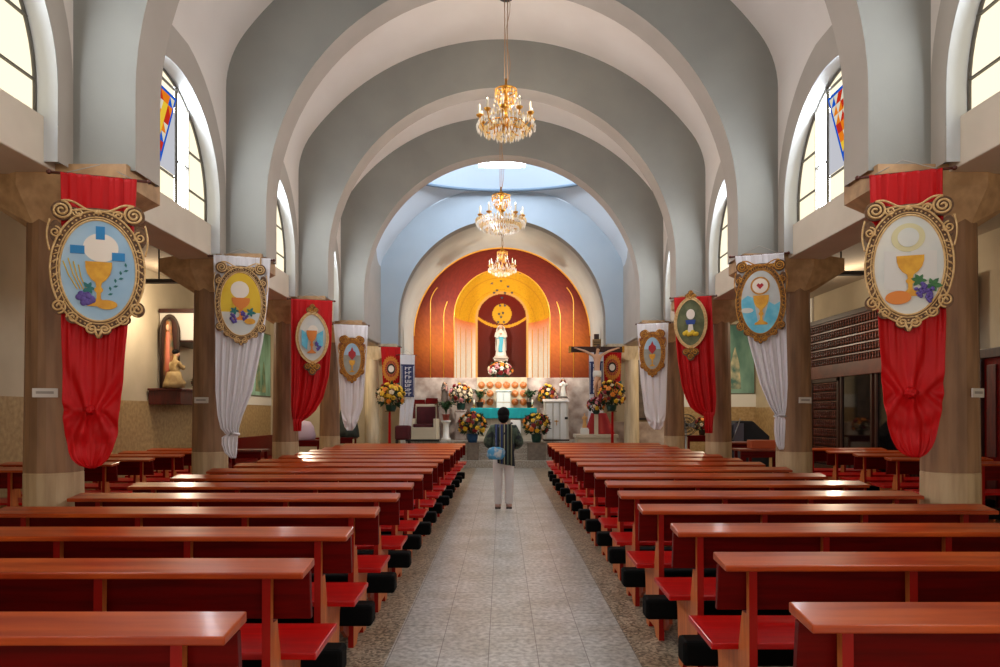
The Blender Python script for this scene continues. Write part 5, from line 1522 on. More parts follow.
# ================================================================ CHANDELIERS
M_crys = mat('crystal', (232,204,150), 0.08, 0.0, spec=1.0, coat=1.0)
M_crysw = mat('cut_crystal_white', (244,240,232), 0.05, spec=1.0, coat=1.0)
M_chaincol = mat('tan_cord', (168,130,96), 0.6)
def drop(m, p, r, h, mi=0):
    x, y, z = p
    m.add([(x,y,z),(x+r,y,z-h*0.4),(x,y+r,z-h*0.4),(x-r,y,z-h*0.4),(x,y-r,z-h*0.4),(x,y,z-h)], [(0,1,2),(0,2,3),(0,3,4),(0,4,1),(5,2,1),(5,3,2),(5,4,3),(5,1,4)], mi)
def chandelier(label, x, y, zbot, w, h, ztop, skirt, seed):
    t = thing('chandelier', label, 'chandelier', (x, y, zbot), R(11*seed), 'crystal chandeliers')
    R_ = w/2
    m = MB()
    m.lathe([(0,0.06*h),(0.025,0.08*h),(0.05,0.14*h),(0.03,0.19*h),(0.07,0.25*h),(0.075,0.29*h),(0.03,0.34*h),(0.022,0.45*h),(0.05,0.50*h),(0.07,0.56*h),(0.03,0.60*h),(0.02,0.74*h),(0.05,0.80*h),(0.075,0.86*h),(0.02,0.90*h),(0.015,1.0*h),(0,1.0*h)], 18)
    for rr, zz in ((R_*0.62,0.22*h),(R_*0.36,0.80*h),(R_*0.22,0.55*h)):
        m.tube([(rr*math.cos(2*PI*i/36), rr*math.sin(2*PI*i/36), zz) for i in range(36)], 0.011, 6, closed=True)
        for i in range(6):
            a = 2*PI*i/6; m.tube([(0.03*math.cos(a),0.03*math.sin(a),zz),(rr*math.cos(a),rr*math.sin(a),zz)],0.008,5)
    m.build('stem', M_gold, t)
    n = 10
    for i in range(n):
        a = 2*PI*i/n; c, s = math.cos(a), math.sin(a)
        am = MB()
        path = [(0.05,0.30),(0.30,0.17),(0.58,0.13),(0.82,0.20),(0.90,0.32)]
        # smooth S-shaped arm
        pts = []
        for q in range(13):
            u = q/12*(len(path)-1); k = min(int(u), len(path)-2); f = u-k
            p0, p1, p2, p3 = path[max(k-1,0)], path[k], path[k+1], path[min(k+2,len(path)-1)]
            cr = lambda j: 0.5*((2*p1[j])+(-p0[j]+p2[j])*f+(2*p0[j]-5*p1[j]+4*p2[j]-p3[j])*f*f+(-p0[j]+3*p1[j]-3*p2[j]+p3[j])*f**3)
            pts.append((cr(0)*R_*c, cr(0)*R_*s, cr(1)*h))
        am.tube(pts, 0.011, 6)
        e = (0.90*R_*c, 0.90*R_*s, 0)
        am.lathe([(0,0.31*h),(0.03,0.32*h),(0.05,0.345*h),(0.052,0.355*h),(0,0.35*h)], 12, e)
        arm = am.build('arm', M_gold, t)
        cm = MB(); cm.lathe([(0,0.35*h),(0.016,0.35*h),(0.016,0.45*h),(0.012,0.46*h),(0.018,0.485*h),(0.012,0.52*h),(0,0.545*h)], 10, e); cm.build('candle_bulb', M_wax, arm)
    g = MB(); rnd = random.Random(seed)
    for ring, (rr, zz, nn, hh, rad) in enumerate([(0.90,0.30,36,0.13,0.016),(0.98,0.24,40,0.12,0.016),(0.72,0.17,34,0.12,0.016),(0.50,0.12,26,0.12,0.017),(0.28,0.08,16,0.11,0.018),(0.62,0.24,30,0.12,0.014),(0.36,0.78,18,0.10,0.014),(0.26,0.66,14,0.10,0.014),(0.18,0.58,12,0.10,0.014),(0.0,0.10,1,0.12,0.04)]):
        for i in range(nn):
            a = 2*PI*(i+0.5*(ring % 2))/nn+rnd.uniform(-.05,.05)
            drop(g, (rr*R_*math.cos(a), rr*R_*math.sin(a), zz*h+rnd.uniform(-.02,.02)), rad, hh*h, 2 if ring in (6, 7, 8) else ring % 2)
    # strands from the crown to the arms
    for i in range(n):
        a = 2*PI*(i+0.5)/n
        for q in range(9):
            f = q/8; rr = 0.34+(0.60-0.34)*f+0.10*f*f; zz = 0.78-0.46*f-0.10*math.sin(PI*f)
            drop(g, (rr*R_*math.cos(a), rr*R_*math.sin(a), zz*h), 0.011, 0.05*h, q % 2)
    if skirt:
        for L in range(4):
            for i in range(54):
                a = 2*PI*(i+0.5*L)/54; rr = (1.02-0.10*L)
                drop(g, (rr*R_*math.cos(a), rr*R_*math.sin(a), (0.30-0.055*L)*h), 0.018, 0.10*h, L % 2)
    o = g.build('crystal_drops', [M_crys, M_crysw, mat('amber_crystal', (216,164,86), 0.1, spec=1.0)], t, recalc=False); o['kind'] = 'stuff'
    for i in range(0, n, 2):
        a = 2*PI*i/n+R(11*seed)
        point('chandelier_bulb', (x+0.90*R_*math.cos(a), y+0.90*R_*math.sin(a), zbot+0.60*h), 2.5, (1.0, 0.86, 0.70), 0.012)
    ch = MB()
    H = ztop-zbot
    for sx in (-0.018, 0.018): ch.tube([(sx,0,0.98*h),(sx*1.3,0,H)], 0.006, 5)
    ch.tube([(0.03+0.035*math.sin(k*0.9), 0.01, h+(H-h)*k/10) for k in range(11)], 0.005, 5)
    ch.build('chain', M_chaincol, t)
    cn = MB(); cn.lathe([(0,H-0.05),(0.10,H-0.05),(0.11,H-0.03),(0.06,H),(0,H)], 20); cn.build('canopy', M_dark, t)
    return t
def Zat(py, d): return EYE+(413.6-py)*d/690.0
chandelier('gilt chandelier nearest the camera, hanging on a long cord', (506-502)*10.0/690, 10.0, Zat(138,10.0), 0.86, Zat(79,10.0)-Zat(138,10.0), 7.6, False, 1)
chandelier('gilt chandelier with the widest white crystal skirt, middle one of three', (501-502)*12.9/690, 12.9, Zat(233,12.9), 0.92, Zat(187,12.9)-Zat(233,12.9), 7.6, True, 2)
chandelier('smallest looking gilt chandelier, hanging before the red apse mosaic', (502.3-502)*20.3/690, 20.3, Zat(276,20.3), 0.84, Zat(246,20.3)-Zat(276,20.3), 6.84, False, 3)

# ================================================================ THE VISITOR
px_, d_ = 503.5, 11.15
Xp = (px_-502)*d_/690
P0 = thing('person', 'standing person seen from behind, dark patterned jacket, white trousers, blue bag', 'person', (Xp, d_, 0), 0)
M_body = mat('brown_skin', (150,102,76), 0.55)
M_jac = mat('dark_camouflage_jacket', (72,86,70), 0.85, c2=(26,34,38), scale=9, detail=4, contrast=(0.42,0.55))
M_trous = mat('white_trousers', (226,218,214), 0.75, c2=(214,204,200), scale=4)
M_hair = mat('black_hair', (14,11,10), 0.75, spec=0.15)
J = {'pel':(0,0,0.86,0.13,0.10),'bel':(0,0.0,1.0,0.12,0.09),'che':(0,0.0,1.20,0.14,0.10),'nb':(0,0.0,1.34,0.07,0.06),'nec':(0,0.01,1.395,0.045),'hd':(0,0.02,1.48,0.068,0.078),'tp':(0,0.02,1.57,0.06,0.066)}
E = [('pel','bel'),('bel','che'),('che','nb'),('nb','nec'),('nec','hd'),('hd','tp')]
for sg, a in ((-1,'l'),(1,'r')):
    J['s'+a] = (sg*0.165,0.0,1.30,0.055); J['e'+a] = (sg*0.24,-0.03,1.06,0.042); J['w'+a] = (sg*0.17,0.17,0.99,0.028); J['h'+a] = (sg*0.13,0.225,1.0,0.034,0.018)
    J['hp'+a] = (sg*0.085,0,0.82,0.085); J['k'+a] = (sg*0.085,0.01,0.46,0.055); J['a'+a] = (sg*0.08,-0.01,0.09,0.036); J['f'+a] = (sg*0.095,0.12,0.035,0.034,0.028)
    E += [('che','s'+a),('s'+a,'e'+a),('e'+a,'w'+a),('w'+a,'h'+a),('pel','hp'+a),('hp'+a,'k'+a),('k'+a,'a'+a),('a'+a,'f'+a)]
body = skin_mesh(J, E, 'body', M_body, P0, sub=2, root='pel')
# face, ears and five-fingered hands joined into the same body mesh
fx = MB()
fx.ball((0,0.105,1.49),(0.012,0.02,0.022),8,6)
for sg in (-1,1):
    fx.ball((sg*0.072,0.02,1.49),(0.012,0.02,0.032),8,6)
    for i, L in enumerate((0.062,0.072,0.068,0.052)):
        x0 = sg*(0.115+0.018*(i-1.5)); fx.tube([(x0,0.25,0.995),(x0-sg*0.004,0.25+L*0.5,1.005),(x0-sg*0.016,0.25+L*0.8,0.992)],[0.009,0.0085,0.007],6)
    fx.tube([(sg*0.10,0.215,1.01),(sg*0.078,0.235,1.03),(sg*0.07,0.262,1.035)],[0.011,0.010,0.008],6)
fo = fx.build('hands', M_body)
bm = bmesh.new(); bm.from_mesh(body.data); bm.from_mesh(fo.data); bm.to_mesh(body.data); bm.free()
bpy.data.objects.remove(fo)
for p in body.data.polygons: p.use_smooth = True
JJ = {'p':(0,0,0.84,0.20,0.15),'b':(0,-0.005,1.0,0.205,0.15),'c':(0,-0.01,1.20,0.20,0.145),'n':(0,0,1.34,0.11,0.09),
 'sl':(-0.175,0,1.28,0.085),'el':(-0.265,-0.04,1.05,0.082),'wl':(-0.185,0.15,0.985,0.058),'sr':(0.175,0,1.28,0.085),'er':(0.265,-0.04,1.05,0.082),'wr':(0.185,0.15,0.985,0.058)}
skin_mesh(JJ, [('p','b'),('b','c'),('c','n'),('c','sl'),('sl','el'),('el','wl'),('c','sr'),('sr','er'),('er','wr')], 'jacket', M_jac, P0, sub=2, root='p')
JT = {'w':(0,0,0.90,0.16,0.12),'c':(0,0,0.80,0.165,0.125)}
ET = [('w','c')]
for sg, a in ((-1,'l'),(1,'r')):
    JT['h'+a] = (sg*0.09,0,0.72,0.098); JT['k'+a] = (sg*0.092,0.01,0.44,0.078); JT['a'+a] = (sg*0.085,-0.005,0.11,0.07); JT['e'+a] = (sg*0.085,0.0,0.065,0.07)
    ET += [('c','h'+a),('h'+a,'k'+a),('k'+a,'a'+a),('a'+a,'e'+a)]
skin_mesh(JT, ET, 'trousers', M_trous, P0, sub=2, root='w')
m = MB(); m.ball((0,0.0,1.535),(0.098,0.105,0.105),18,12); m.ball((0,-0.035,1.465),(0.088,0.075,0.09),16,10); m.build('hair', M_hair, P0)
for sg in (-1,1):
    m = MB(); m.ball((sg*0.09,0.05,0.045),(0.05,0.125,0.045),14,8); m.box(sg*0.09-0.045, sg*0.09+0.045, -0.06, 0.16, 0.0, 0.022, 1); m.build('shoe', [mat('dusty_pink_shoe', (190,150,136), 0.6), mat('dark_sole', (60,44,40), 0.6)], P0)
# striped woven cloth over the back
M_str = bpy.data.materials.new('striped_woven_cloth'); M_str.use_nodes = True
nt = M_str.node_tree; bs = nt.nodes['Principled BSDF']; bs.inputs['Roughness'].default_value = 0.9
tcn = nt.nodes.new('ShaderNodeTexCoord'); sep = nt.nodes.new('ShaderNodeSeparateXYZ'); nt.links.new(tcn.outputs['Object'], sep.inputs[0])
mt_ = nt.nodes.new('ShaderNodeMath'); mt_.operation = 'MULTIPLY_ADD'; mt_.inputs[1].default_value = 3.1; mt_.inputs[2].default_value = 0.5; nt.links.new(sep.outputs[0], mt_.inputs[0])
rp = nt.nodes.new('ShaderNodeValToRGB'); rp.color_ramp.interpolation = 'CONSTANT'
stops = [(0.0,(30,36,58)),(0.10,(60,76,120)),(0.18,(26,32,40)),(0.30,(120,120,96)),(0.36,(34,50,100)),(0.45,(60,60,52)),(0.52,(176,172,140)),(0.56,(26,30,40)),(0.68,(92,104,84)),(0.74,(30,34,34)),(0.86,(120,116,88)),(0.92,(30,34,44))]
e = rp.color_ramp.elements
e[0].position = 0; e[0].color = lin(stops[0][1]); e[1].position = stops[1][0]; e[1].color = lin(stops[1][1])
for p_, c_ in stops[2:]:
    q = e.new(p_); q.color = lin(c_)
nt.links.new(mt_.outputs[0], rp.inputs[0]); nt.links.new(rp.outputs[0], bs.inputs['Base Color'])
m = MB()
def shawl(u, v):
    x = -0.09+0.27*u - 0.05*(1-v)
    z = 1.36-0.62*v - 0.05*u*v
    y = -0.17-0.03*math.sin(PI*v)-0.012*math.sin(u*20+v*3) + 0.55*max(0, abs(x)-0.08)**1.5 + 0.1*max(0,0.12-v)
    return (x, y, z)
m.grid(shawl, 30, 24); m.build('striped_shawl', M_str, P0, solid=0.012, recalc=False)
m = MB()
m.grid(lambda u, v: (-0.13+0.10*u-0.0*v, -0.155-0.012*math.sin(u*14), 1.36-0.34*v), 10, 16); m.build('blue_scarf', mat('blue_scarf_cloth', (34,62,120), 0.8, c2=(150,150,160), scale=14), P0, solid=0.01, recalc=False)
M_bag = mat('light_blue_bag', (70,150,196), 0.5, c2=(196,200,200), scale=9, contrast=(0.38,0.5))
m = MB()
m.lathe([(0,-0.10),(0.09,-0.095),(0.125,-0.04),(0.125,0.03),(0.10,0.08),(0.05,0.10),(0,0.10)], 20, (-0.12,-0.20,0.90), 1.15, 0.55, fold=lambda a, z: 0.05*math.sin(5*a+z*20)); bg = m.build('blue_bag', M_bag, P0)
m = MB(); m.tube([(-0.12,-0.20,0.99),(-0.05,-0.19,1.12),(0.06,-0.18,1.28),(0.13,-0.10,1.385),(0.14,0.02,1.37)],0.012,6); m.build('bag_strap', mat('dark_strap', (36,40,52), 0.7), bg)

# ================================================================ LEFT AISLE: wall shrine, picture, bench
M_lat = mat('red_brown_turned_wood', (112,48,28), 0.4, c2=(84,34,20), scale=5)
M_shr = mat('dark_red_shrine_wood', (92,28,18), 0.5, c2=(66,18,12), scale=4, stretch=(6,6,1))
k = 13.4
def sideX(px, d): return (px-502)*d/690
t = thing('shrine_shelf', 'dark red wooden wall shelf under the robed shrine figures', 'shelf', (-6.57, 13.5, 1.70))
m = MB(); m.box(0, 0.60, -0.68, 0.55, 0, 0.26); m.box(0, 0.64, -0.72, 0.59, 0.26, 0.30); m.build('shelf_box', M_shr, t, bevel=0.008)
m = MB(); m.box(0, 0.40, 0.62, 1.5, 0.06, 0.32); m.build('side_box', M_shr, t, bevel=0.008)
t = thing('shrine_canopy', 'pale boxed canopy with dark moulding above the wall shrine', 'canopy', (-6.57, 13.9, 2.94))
m = MB(); m.box(0, 0.75, -0.65, 0.75, 0.0, 0.52); m.build('canopy_box', mat('grey_cream_panel', (214,206,196), 0.7), t)
m = MB(); m.box(0, 0.80, -0.70, 0.80, 0.52, 0.60); m.box(0.0, 0.78, -0.68, 0.78, -0.04, 0.0); m.build('moulding', M_wood_dark, t, bevel=0.01)
t = thing('shrine_image', 'upright arched frame holding a figure in orange and green robes', 'shrine image', (-6.30, 13.08, 2.005), 0)
m = MB()
arc = [(-0.30,0),(0.30,0),(0.30,1.1)]+[(0.30*math.cos(PI*i/16),1.1+0.30*math.sin(PI*i/16)) for i in range(1,16)]+[(-0.30,1.1)]
m.prism(arc, 'y', 0.0, 0.06); m.build('back_board', M_wood_dark, t)
m = MB(); ribp = [(-0.30,0.0),(-0.30,1.1)]+[(-0.30*math.cos(PI*i/16),1.1+0.30*math.sin(PI*i/16)) for i in range(1,16)]+[(0.30,1.1),(0.30,0.0)]
m.tube([(p[0], -0.0, p[1]) for p in ribp], 0.04, 8); m.build('arched_frame', M_trimd, t)
m = MB()
m.lathe([(0,0.05),(0.15,0.05),(0.17,0.3),(0.16,0.7),(0.13,0.95),(0.10,1.1),(0.11,1.2),(0.08,1.3),(0,1.34)], 20, (0,-0.04,0), 1.0, 0.5, fold=lambda a, z: 0.06*math.sin(9*a)); m.build('mantle', mat('rust_green_mantle', (168,96,44), 0.6, c2=(60,70,50), scale=5), t)
m = MB(); m.lathe([(0,0.06),(0.09,0.06),(0.09,0.6),(0.06,1.0),(0.05,1.08),(0,1.1)], 16, (0,-0.09,0), 1.0, 0.5); m.ball((0,-0.10,1.17),(0.05,0.045,0.065),12,8,1); m.build('figure', [mat('rose_gown', (196,110,84), 0.6), M_skin], t)
t.scale = (0.56, 0.8, 0.98)
t = thing('kneeling_statue', 'cream robed kneeling statue on the shelf of the wall shrine', 'statue', (-6.10, 12.84, 2.0), R(150))
M_kn = mat('cream_kneeler_robe', (186,160,110), 0.7, c2=(140,112,70), scale=5)
J = {'pel':(0,0.02,0.20,0.11,0.10),'bel':(0,0,0.36,0.10,0.085),'che':(0,-0.02,0.52,0.115,0.085),'nec':(0,-0.03,0.66,0.04),'hd':(0,-0.05,0.74,0.06,0.065),'tp':(0,-0.05,0.82,0.05),
 'sl':(-0.13,-0.02,0.56,0.05),'el':(-0.15,-0.12,0.42,0.042),'hl':(-0.03,-0.22,0.50,0.03),'sr':(0.13,-0.02,0.56,0.05),'er':(0.15,-0.12,0.42,0.042),'hr':(0.03,-0.22,0.50,0.03),
 'kl':(-0.09,-0.20,0.09,0.085),'fl':(-0.09,0.16,0.06,0.06),'kr':(0.09,-0.20,0.09,0.085),'fr':(0.09,0.16,0.06,0.06)}
t.scale = (0.85, 0.85, 0.85)
E = [('pel','bel'),('bel','che'),('che','nec'),('nec','hd'),('hd','tp'),('che','sl'),('sl','el'),('el','hl'),('che','sr'),('sr','er'),('er','hr'),('pel','kl'),('kl','fl'),('pel','kr'),('kr','fr')]
skin_mesh(J, E, 'figure', M_kn, t, sub=2, root='pel')
m = MB(); m.ball((0,-0.035,0.80),(0.074,0.076,0.065),12,8); m.build('hair', M_hair, t)
m = MB(); m.ball((0,-0.058,0.755),(0.064,0.068,0.075),14,10); m.ball((0,-0.125,0.75),(0.012,0.016,0.018),8,6); m.build('face', M_skin, t)
m = MB(); m.lathe([(0.20,0.02),(0.19,0.12),(0.15,0.26),(0.125,0.36)], 20, (0,0.0,0), 1.0, 1.15, fold=lambda a, z: 0.05*math.sin(9*a)); m.build('robe_skirt', M_kn, t)
m = MB(); m.tube([(0.11*math.cos(2*PI*i/20),0.09*math.sin(2*PI*i/20),0.33) for i in range(20)],0.018,6,closed=True); m.build('belt', mat('red_belt', (140,34,28), 0.6), t)
arrangement('low dark red flowers on the side box of the wall shrine', (-6.36, 14.55, 2.02), 0.36, 0.22, None, ['red','red','pink'], 20, 21, potm=M_trimd, poth=0.08, br=0.04)

def painting(label, x, y0, y1, z0, z1, s, cols):
    t = thing('painting', label, 'painting', (x, (y0+y1)/2, z0), 0)
    m = MB(); L = (y1-y0)/2
    m.box(-0.02, 0.02, -L-0.03, L+0.03, -0.03, z1-z0+0.03); m.build('frame', mat('thin_painting_frame', (96,92,76), 0.6), t, bevel=0.004)
    m = MB(); m.grid(lambda u, v: (-s*0.024, -L+2*L*u, (z1-z0)*v), 1, 1, 0, False)
    m.build('canvas', mat(cols[0], cols[1], 0.6, c2=cols[2], scale=1.6, detail=4, stretch=(1,1,0.45)), t, recalc=False)
    f = MB(); H = z1-z0
    for yy, w_, h_, zz in ((-0.25*L,0.24*L,0.62*H,0.06*H),(0.3*L,0.2*L,0.5*H,0.05*H)):
        f.prism([(yy-w_,zz),(yy+w_,zz),(yy+w_*0.7,zz+h_*0.6),(yy+w_*0.35,zz+h_*0.82),(yy,zz+h_),(yy-w_*0.35,zz+h_*0.82),(yy-w_*0.7,zz+h_*0.6)], 'x', -s*0.024, -s*0.03)
    f.build('painted_figures', mat(cols[3], cols[4], 0.6, c2=cols[2], scale=4), t)
    return t
Z0 = 0
painting('tall green and teal painting on the wall, seen beside the tied white banner, left aisle', -6.55, 17.85, 19.45, 2.02, 3.72, -1, ('teal_canvas', (150,196,178), (70,110,84), 'pale_green_figures', (150,150,110)))
pt = painting('tall green and teal painting with pale robed figure, right aisle end', 0, -0.72, 0.72, 0, 1.92, 1, ('sea_green_canvas', (136,176,160), (70,112,104), 'ivory_figures', (206,196,160)))
pt.location = (6.42, 19.57, 2.11); pt.rotation_euler = (0, 0, R(90))
# white band below the pictures
mb = MB(); mb.box(WL+0.03, WL+0.05, 16.2, 19.6, 1.76, 2.0); struct(mb.build('trim_17', M_whitebox))
mb = MB(); mb.box(3.9, WR, 19.56, 19.6, 1.72, 2.08); struct(mb.build('trim_18', M_whitebox))
mb = MB(); mb.box(3.9, WR, 19.56, 19.6, 0, 1.72); struct(mb.build('trim_21', M_wains))

# long wall bench parallel to the nave
def wall_bench(label, x, y0, y1, s):
    t = thing('wall_bench', label, 'bench', (x, y0, 0), 0, 'wall benches')
    L = y1-y0
    m = MB(); m.box(-0.03, 0.03, 0, L, 0.42, 0.98); m.build('backrest', M_pew, t, bevel=0.005)
    m = MB(); m.box(min(0,s*0.42), max(0,s*0.42), 0, L, 0.40, 0.44); m.build('seat', M_pew, t, bevel=0.005)
    for q in (0.15, L/2, L-0.15):
        m = MB(); m.box(min(-s*0.03,s*0.38), max(-s*0.03,s*0.38), q-0.02, q+0.02, 0, 0.41); m.build('support', M_leg, t)
    return t
wall_bench('long red bench along the wainscot between the columns, left aisle', -6.0, 13.9, 18.6, 1)
# table with chairs in the left aisle behind the tied white banner
def table(label, loc, w, d, h, mt, n='desk', rz=0):
    t = thing(n, label, 'table', loc, rz, 'small wooden tables')
    m = MB(); m.box(-w/2, w/2, -d/2, d/2, h-0.04, h); m.build('top', mt, t, bevel=0.005)
    for a in (-1,1):
        for b_ in (-1,1):
            m = MB(); m.box(a*(w/2-0.06)-0.025, a*(w/2-0.06)+0.025, b_*(d/2-0.06)-0.025, b_*(d/2-0.06)+0.025, 0, h-0.04); m.build('leg', M_pew, t)
    m = MB(); m.box(-w/2+0.05, w/2-0.05, -d/2+0.04, -d/2+0.06, h-0.16, h-0.04); m.build('apron', M_pew, t)
    return t
table('dark red desk in the left aisle beyond the tied white banner', ((252-502)*13.6/690, 13.3, 0), 0.75, 0.5, 0.84, M_shr)
# beyond the third and fourth left columns
table('red table with white cloth items beyond the knotted red banner, left aisle', (-4.9, 17.6, 0), 1.2, 0.6, 0.86, M_pew)
o = MB().lathe([(0,0),(0.28,0),(0.30,0.1),(0.26,0.34),(0.20,0.46),(0.06,0.5),(0,0.5)], 24, sx=1.3, fold=lambda a, z: 0.05*math.sin(7*a)).build('lilac_draped_bundle', mat('lilac_cloth', (186,164,180), 0.8)); o.location = (-5.15, 17.55, 0.862)
tag(o, 'lilac cloth bundle on the red table beyond the knotted red banner', 'cloth bundle')
t = thing('draped_figure', 'dark green draped figure beside the left altar column', 'statue', (-4.12, 18.4, 0.9))
m = MB(); m.lathe([(0,0),(0.30,0),(0.28,0.2),(0.20,0.6),(0.12,0.9),(0.09,1.0),(0,1.02)], 22, fold=lambda a, z: 0.08*math.sin(8*a)); m.build('mantle', mat('dark_green_mantle', (52,60,54), 0.7, c2=(32,38,36), scale=5), t)
m = MB(); m.ball((0,-0.03,1.08),(0.07,0.07,0.09),12,8); m.build('head', M_skin, t)
table('red table under the dark draped figure, left of the altar column', (-4.4, 18.4, 0), 1.0, 0.6, 0.9, M_pew)

# ================================================================ RIGHT AISLE: lattice screen, doors, covered keyboard, fan
t = thing('lattice_screen', 'dark carved lattice screen with glazed doors along the right aisle wall', 'screen', (7.16, 13.2, 0))
Lh = 2.75
ZT = 3.62
m = MB()
m.box(-0.10, 0.0, -Lh-0.06, -Lh+0.06, 0, ZT); m.box(-0.10, 0.0, Lh-0.06, Lh+0.06, 0, ZT); m.box(-0.10, 0.0, -Lh, Lh, ZT-0.10, ZT)
m.box(-0.06, 0.0, -Lh, Lh, 0.0, 0.28)
m.build('frame', M_wood_dark, t, bevel=0.006)
m = MB(); m.box(-0.09, 0.0, -Lh+0.06, Lh-0.06, 2.30, 2.58); m.build('lintel_board', mat('red_brown_lintel', (104,42,24), 0.5, c2=(78,28,16), scale=3), t, bevel=0.006)
m = MB(); m.box(0.0, 0.02, -Lh, Lh, 0.28, ZT-0.1); m.build('backing', mat('black_recess', (16,12,12), 0.8), t)
for q in range(5):
    z0 = 2.58+q*0.19
    m = MB(); m.box(-0.06, -0.02, -Lh+0.06, Lh-0.06, z0+0.15, z0+0.175)
    nb = 52
    for i in range(nb):
        yy = -Lh+0.12+(2*Lh-0.24)*i/(nb-1)
        m.lathe([(0.006,0),(0.018,0.02),(0.022,0.05),(0.009,0.08),(0.021,0.11),(0.016,0.135),(0.006,0.15)], 6, (-0.04, yy, z0))
    m.build('baluster_row', M_lat, t)
for (y0, y1) in ((1.35,2.65),(-2.65,-1.35)):
    m = MB(); m.box(-0.07,-0.01,y0,y0+0.08,0.28,2.30); m.box(-0.07,-0.01,y1-0.08,y1,0.28,2.30); m.box(-0.07,-0.01,y0,y1,0.28,0.4); m.box(-0.07,-0.01,y0,y1,2.22,2.30)
    dr = m.build('door', M_wood_dark, t)
    m = MB()
    for q in range(9):
        z0 = 0.42+q*0.2
        m.box(-0.055, -0.025, y0+0.08, y1-0.08, z0+0.16, z0+0.18)
        for i in range(12):
            yy = y0+0.13+(y1-y0-0.26)*i/11
            m.lathe([(0.006,0),(0.02,0.03),(0.02,0.06),(0.009,0.09),(0.02,0.12),(0.006,0.16)], 6, (-0.04, yy, z0))
    m.build('lattice', M_lat, dr)
for (y0, y1) in ((0.05,1.3),(-1.3,-0.05)):
    m = MB(); m.box(-0.06,-0.01,y0,y0+0.06,0.28,2.30); m.box(-0.06,-0.01,y1-0.06,y1,0.28,2.30); dr = m.build('glazed_door', M_wood_dark, t)
    m = MB(); m.box(-0.03,-0.015,y0+0.06,y1-0.06,0.28,2.30); m.build('pane', mat('dark_glass', (12,10,12), 0.06, spec=0.8), dr)
mb = MB(); mb.box(WR-0.04, WR, 15.95, 16.4, 0, 4.2); struct(mb.build('trim_19', M_whitebox))
# red panelled door and cabinet at the right edge
t = thing('panelled_door', 'tall red-brown panelled wooden door at the right edge of the photo', 'door', (7.16, 9.82, 0))
m = MB(); m.box(-0.10, 0.02, -1.55, -1.42, 0, 2.44); m.box(-0.10, 0.02, 0.36, 0.48, 0, 2.44); m.box(-0.10, 0.02, -1.55, 0.48, 2.34, 2.48); m.build('frame', M_wood_dark, t, bevel=0.008)
for k_ in range(2):
    y0 = -1.42+0.89*k_
    m = MB(); m.box(-0.05, 0.0, y0+0.01, y0+0.88, 0.02, 2.34)
    lf = m.build('leaf', M_pew, t, bevel=0.004)
    for q in range(3):
        m = MB(); m.box(-0.075, -0.05, y0+0.08+0.27*q, y0+0.26+0.27*q, 0.9, 2.24); m.build('raised_panel', M_shr, lf, bevel=0.006)
        m = MB(); m.box(-0.075, -0.05, y0+0.08+0.27*q, y0+0.26+0.27*q, 0.15, 0.8); m.build('raised_panel', M_shr, lf, bevel=0.006)
# covered keyboard instrument
t = thing('covered_instrument', 'black cloth covered instrument standing behind the wooden desks, right aisle', 'covered instrument', ((746-502)*15.4/690, 15.4, 0))
m = MB()
poly = [(-0.42,0.0),(0.42,0.0),(0.42,0.98),(0.30,1.14),(-0.08,1.36),(-0.42,1.36)]
poly = [(-0.40,0.0),(0.40,0.0),(0.42,1.03),(0.05,1.37),(-0.26,1.37),(-0.40,1.30)]
m.prism(poly, 'y', -0.3, 0.35); m.build('cloth_cover', mat('black_cloth', (30,32,40), 0.9, c2=(22,23,30), scale=4), t, bevel=0.03)
m = MB(); m.box(-0.38, -0.16, -0.32, -0.30, 0.2, 1.32); m.build('side_panel', mat('grey_violet_panel', (86,84,100), 0.8), t, bevel=0.006)
m = MB(); m.tube([(-0.42,-0.36,0.95),(-0.25,-0.36,1.42)], 0.012, 6); m.build('music_stand_arm', mat('steel', (160,160,164), 0.3, 0.8), t)
M_desk = mat('red_brown_desk_top', (138,56,30), 0.4, c2=(110,40,22), scale=3)
table('red-legged desk right of the knotted red banner, nearest the black covered instrument', ((738-502)*13.9/690, 14.4, 0), 0.85, 0.45, 0.94, M_desk)
table('red-legged desk partly behind the tied white banner, right aisle', ((762-502)*13.0/690, 13.2, 0), 0.85, 0.45, 0.86, M_desk)
o = MB().box(-0.25,0.25,-0.12,0.12,0,0.16).build('orange_box', mat('orange_brown_box', (166,72,34), 0.5), bevel=0.006); o.location = ((763-502)*13.2/690, 13.25, 0.862); tag(o, 'low orange-brown box on the desk behind the tied white banner', 'box')
# pedestal fan and flowers between the third and fourth right columns
xx = (686-502)*16.9/690
t = thing('pedestal_fan', 'grey pedestal fan between the rounded white and knotted red banners', 'fan', (xx, 16.9, 0))
m = MB(); m.lathe([(0,0),(0.22,0),(0.22,0.03),(0.03,0.05),(0.02,1.15),(0,1.15)], 18); m.build('stand', mat('grey_plastic', (150,150,150), 0.5), t)
m = MB()
for rr in (0.26, 0.18, 0.10):
    for yy in (-0.07, 0.05): m.tube([(rr*math.cos(2*PI*i/28), yy if rr > 0.2 else yy*1.3, 1.25+rr*math.sin(2*PI*i/28)) for i in range(28)], 0.008, 5, closed=True)
for i in range(16):
    a = 2*PI*i/16; m.tube([(0,-0.10,1.25),(0.26*math.cos(a),-0.07,1.25+0.26*math.sin(a))], 0.004, 4)
m.build('cage', M_dark, t)
m = MB(); m.lathe([(0,-0.04),(0.06,-0.04),(0.07,0.1),(0,0.12)], 14); m.v = [Vector((p.x, p.z+0.05, p.y+1.25)) for p in m.v]; m.build('motor', mat('grey_plastic', (150,150,150), 0.5), t)
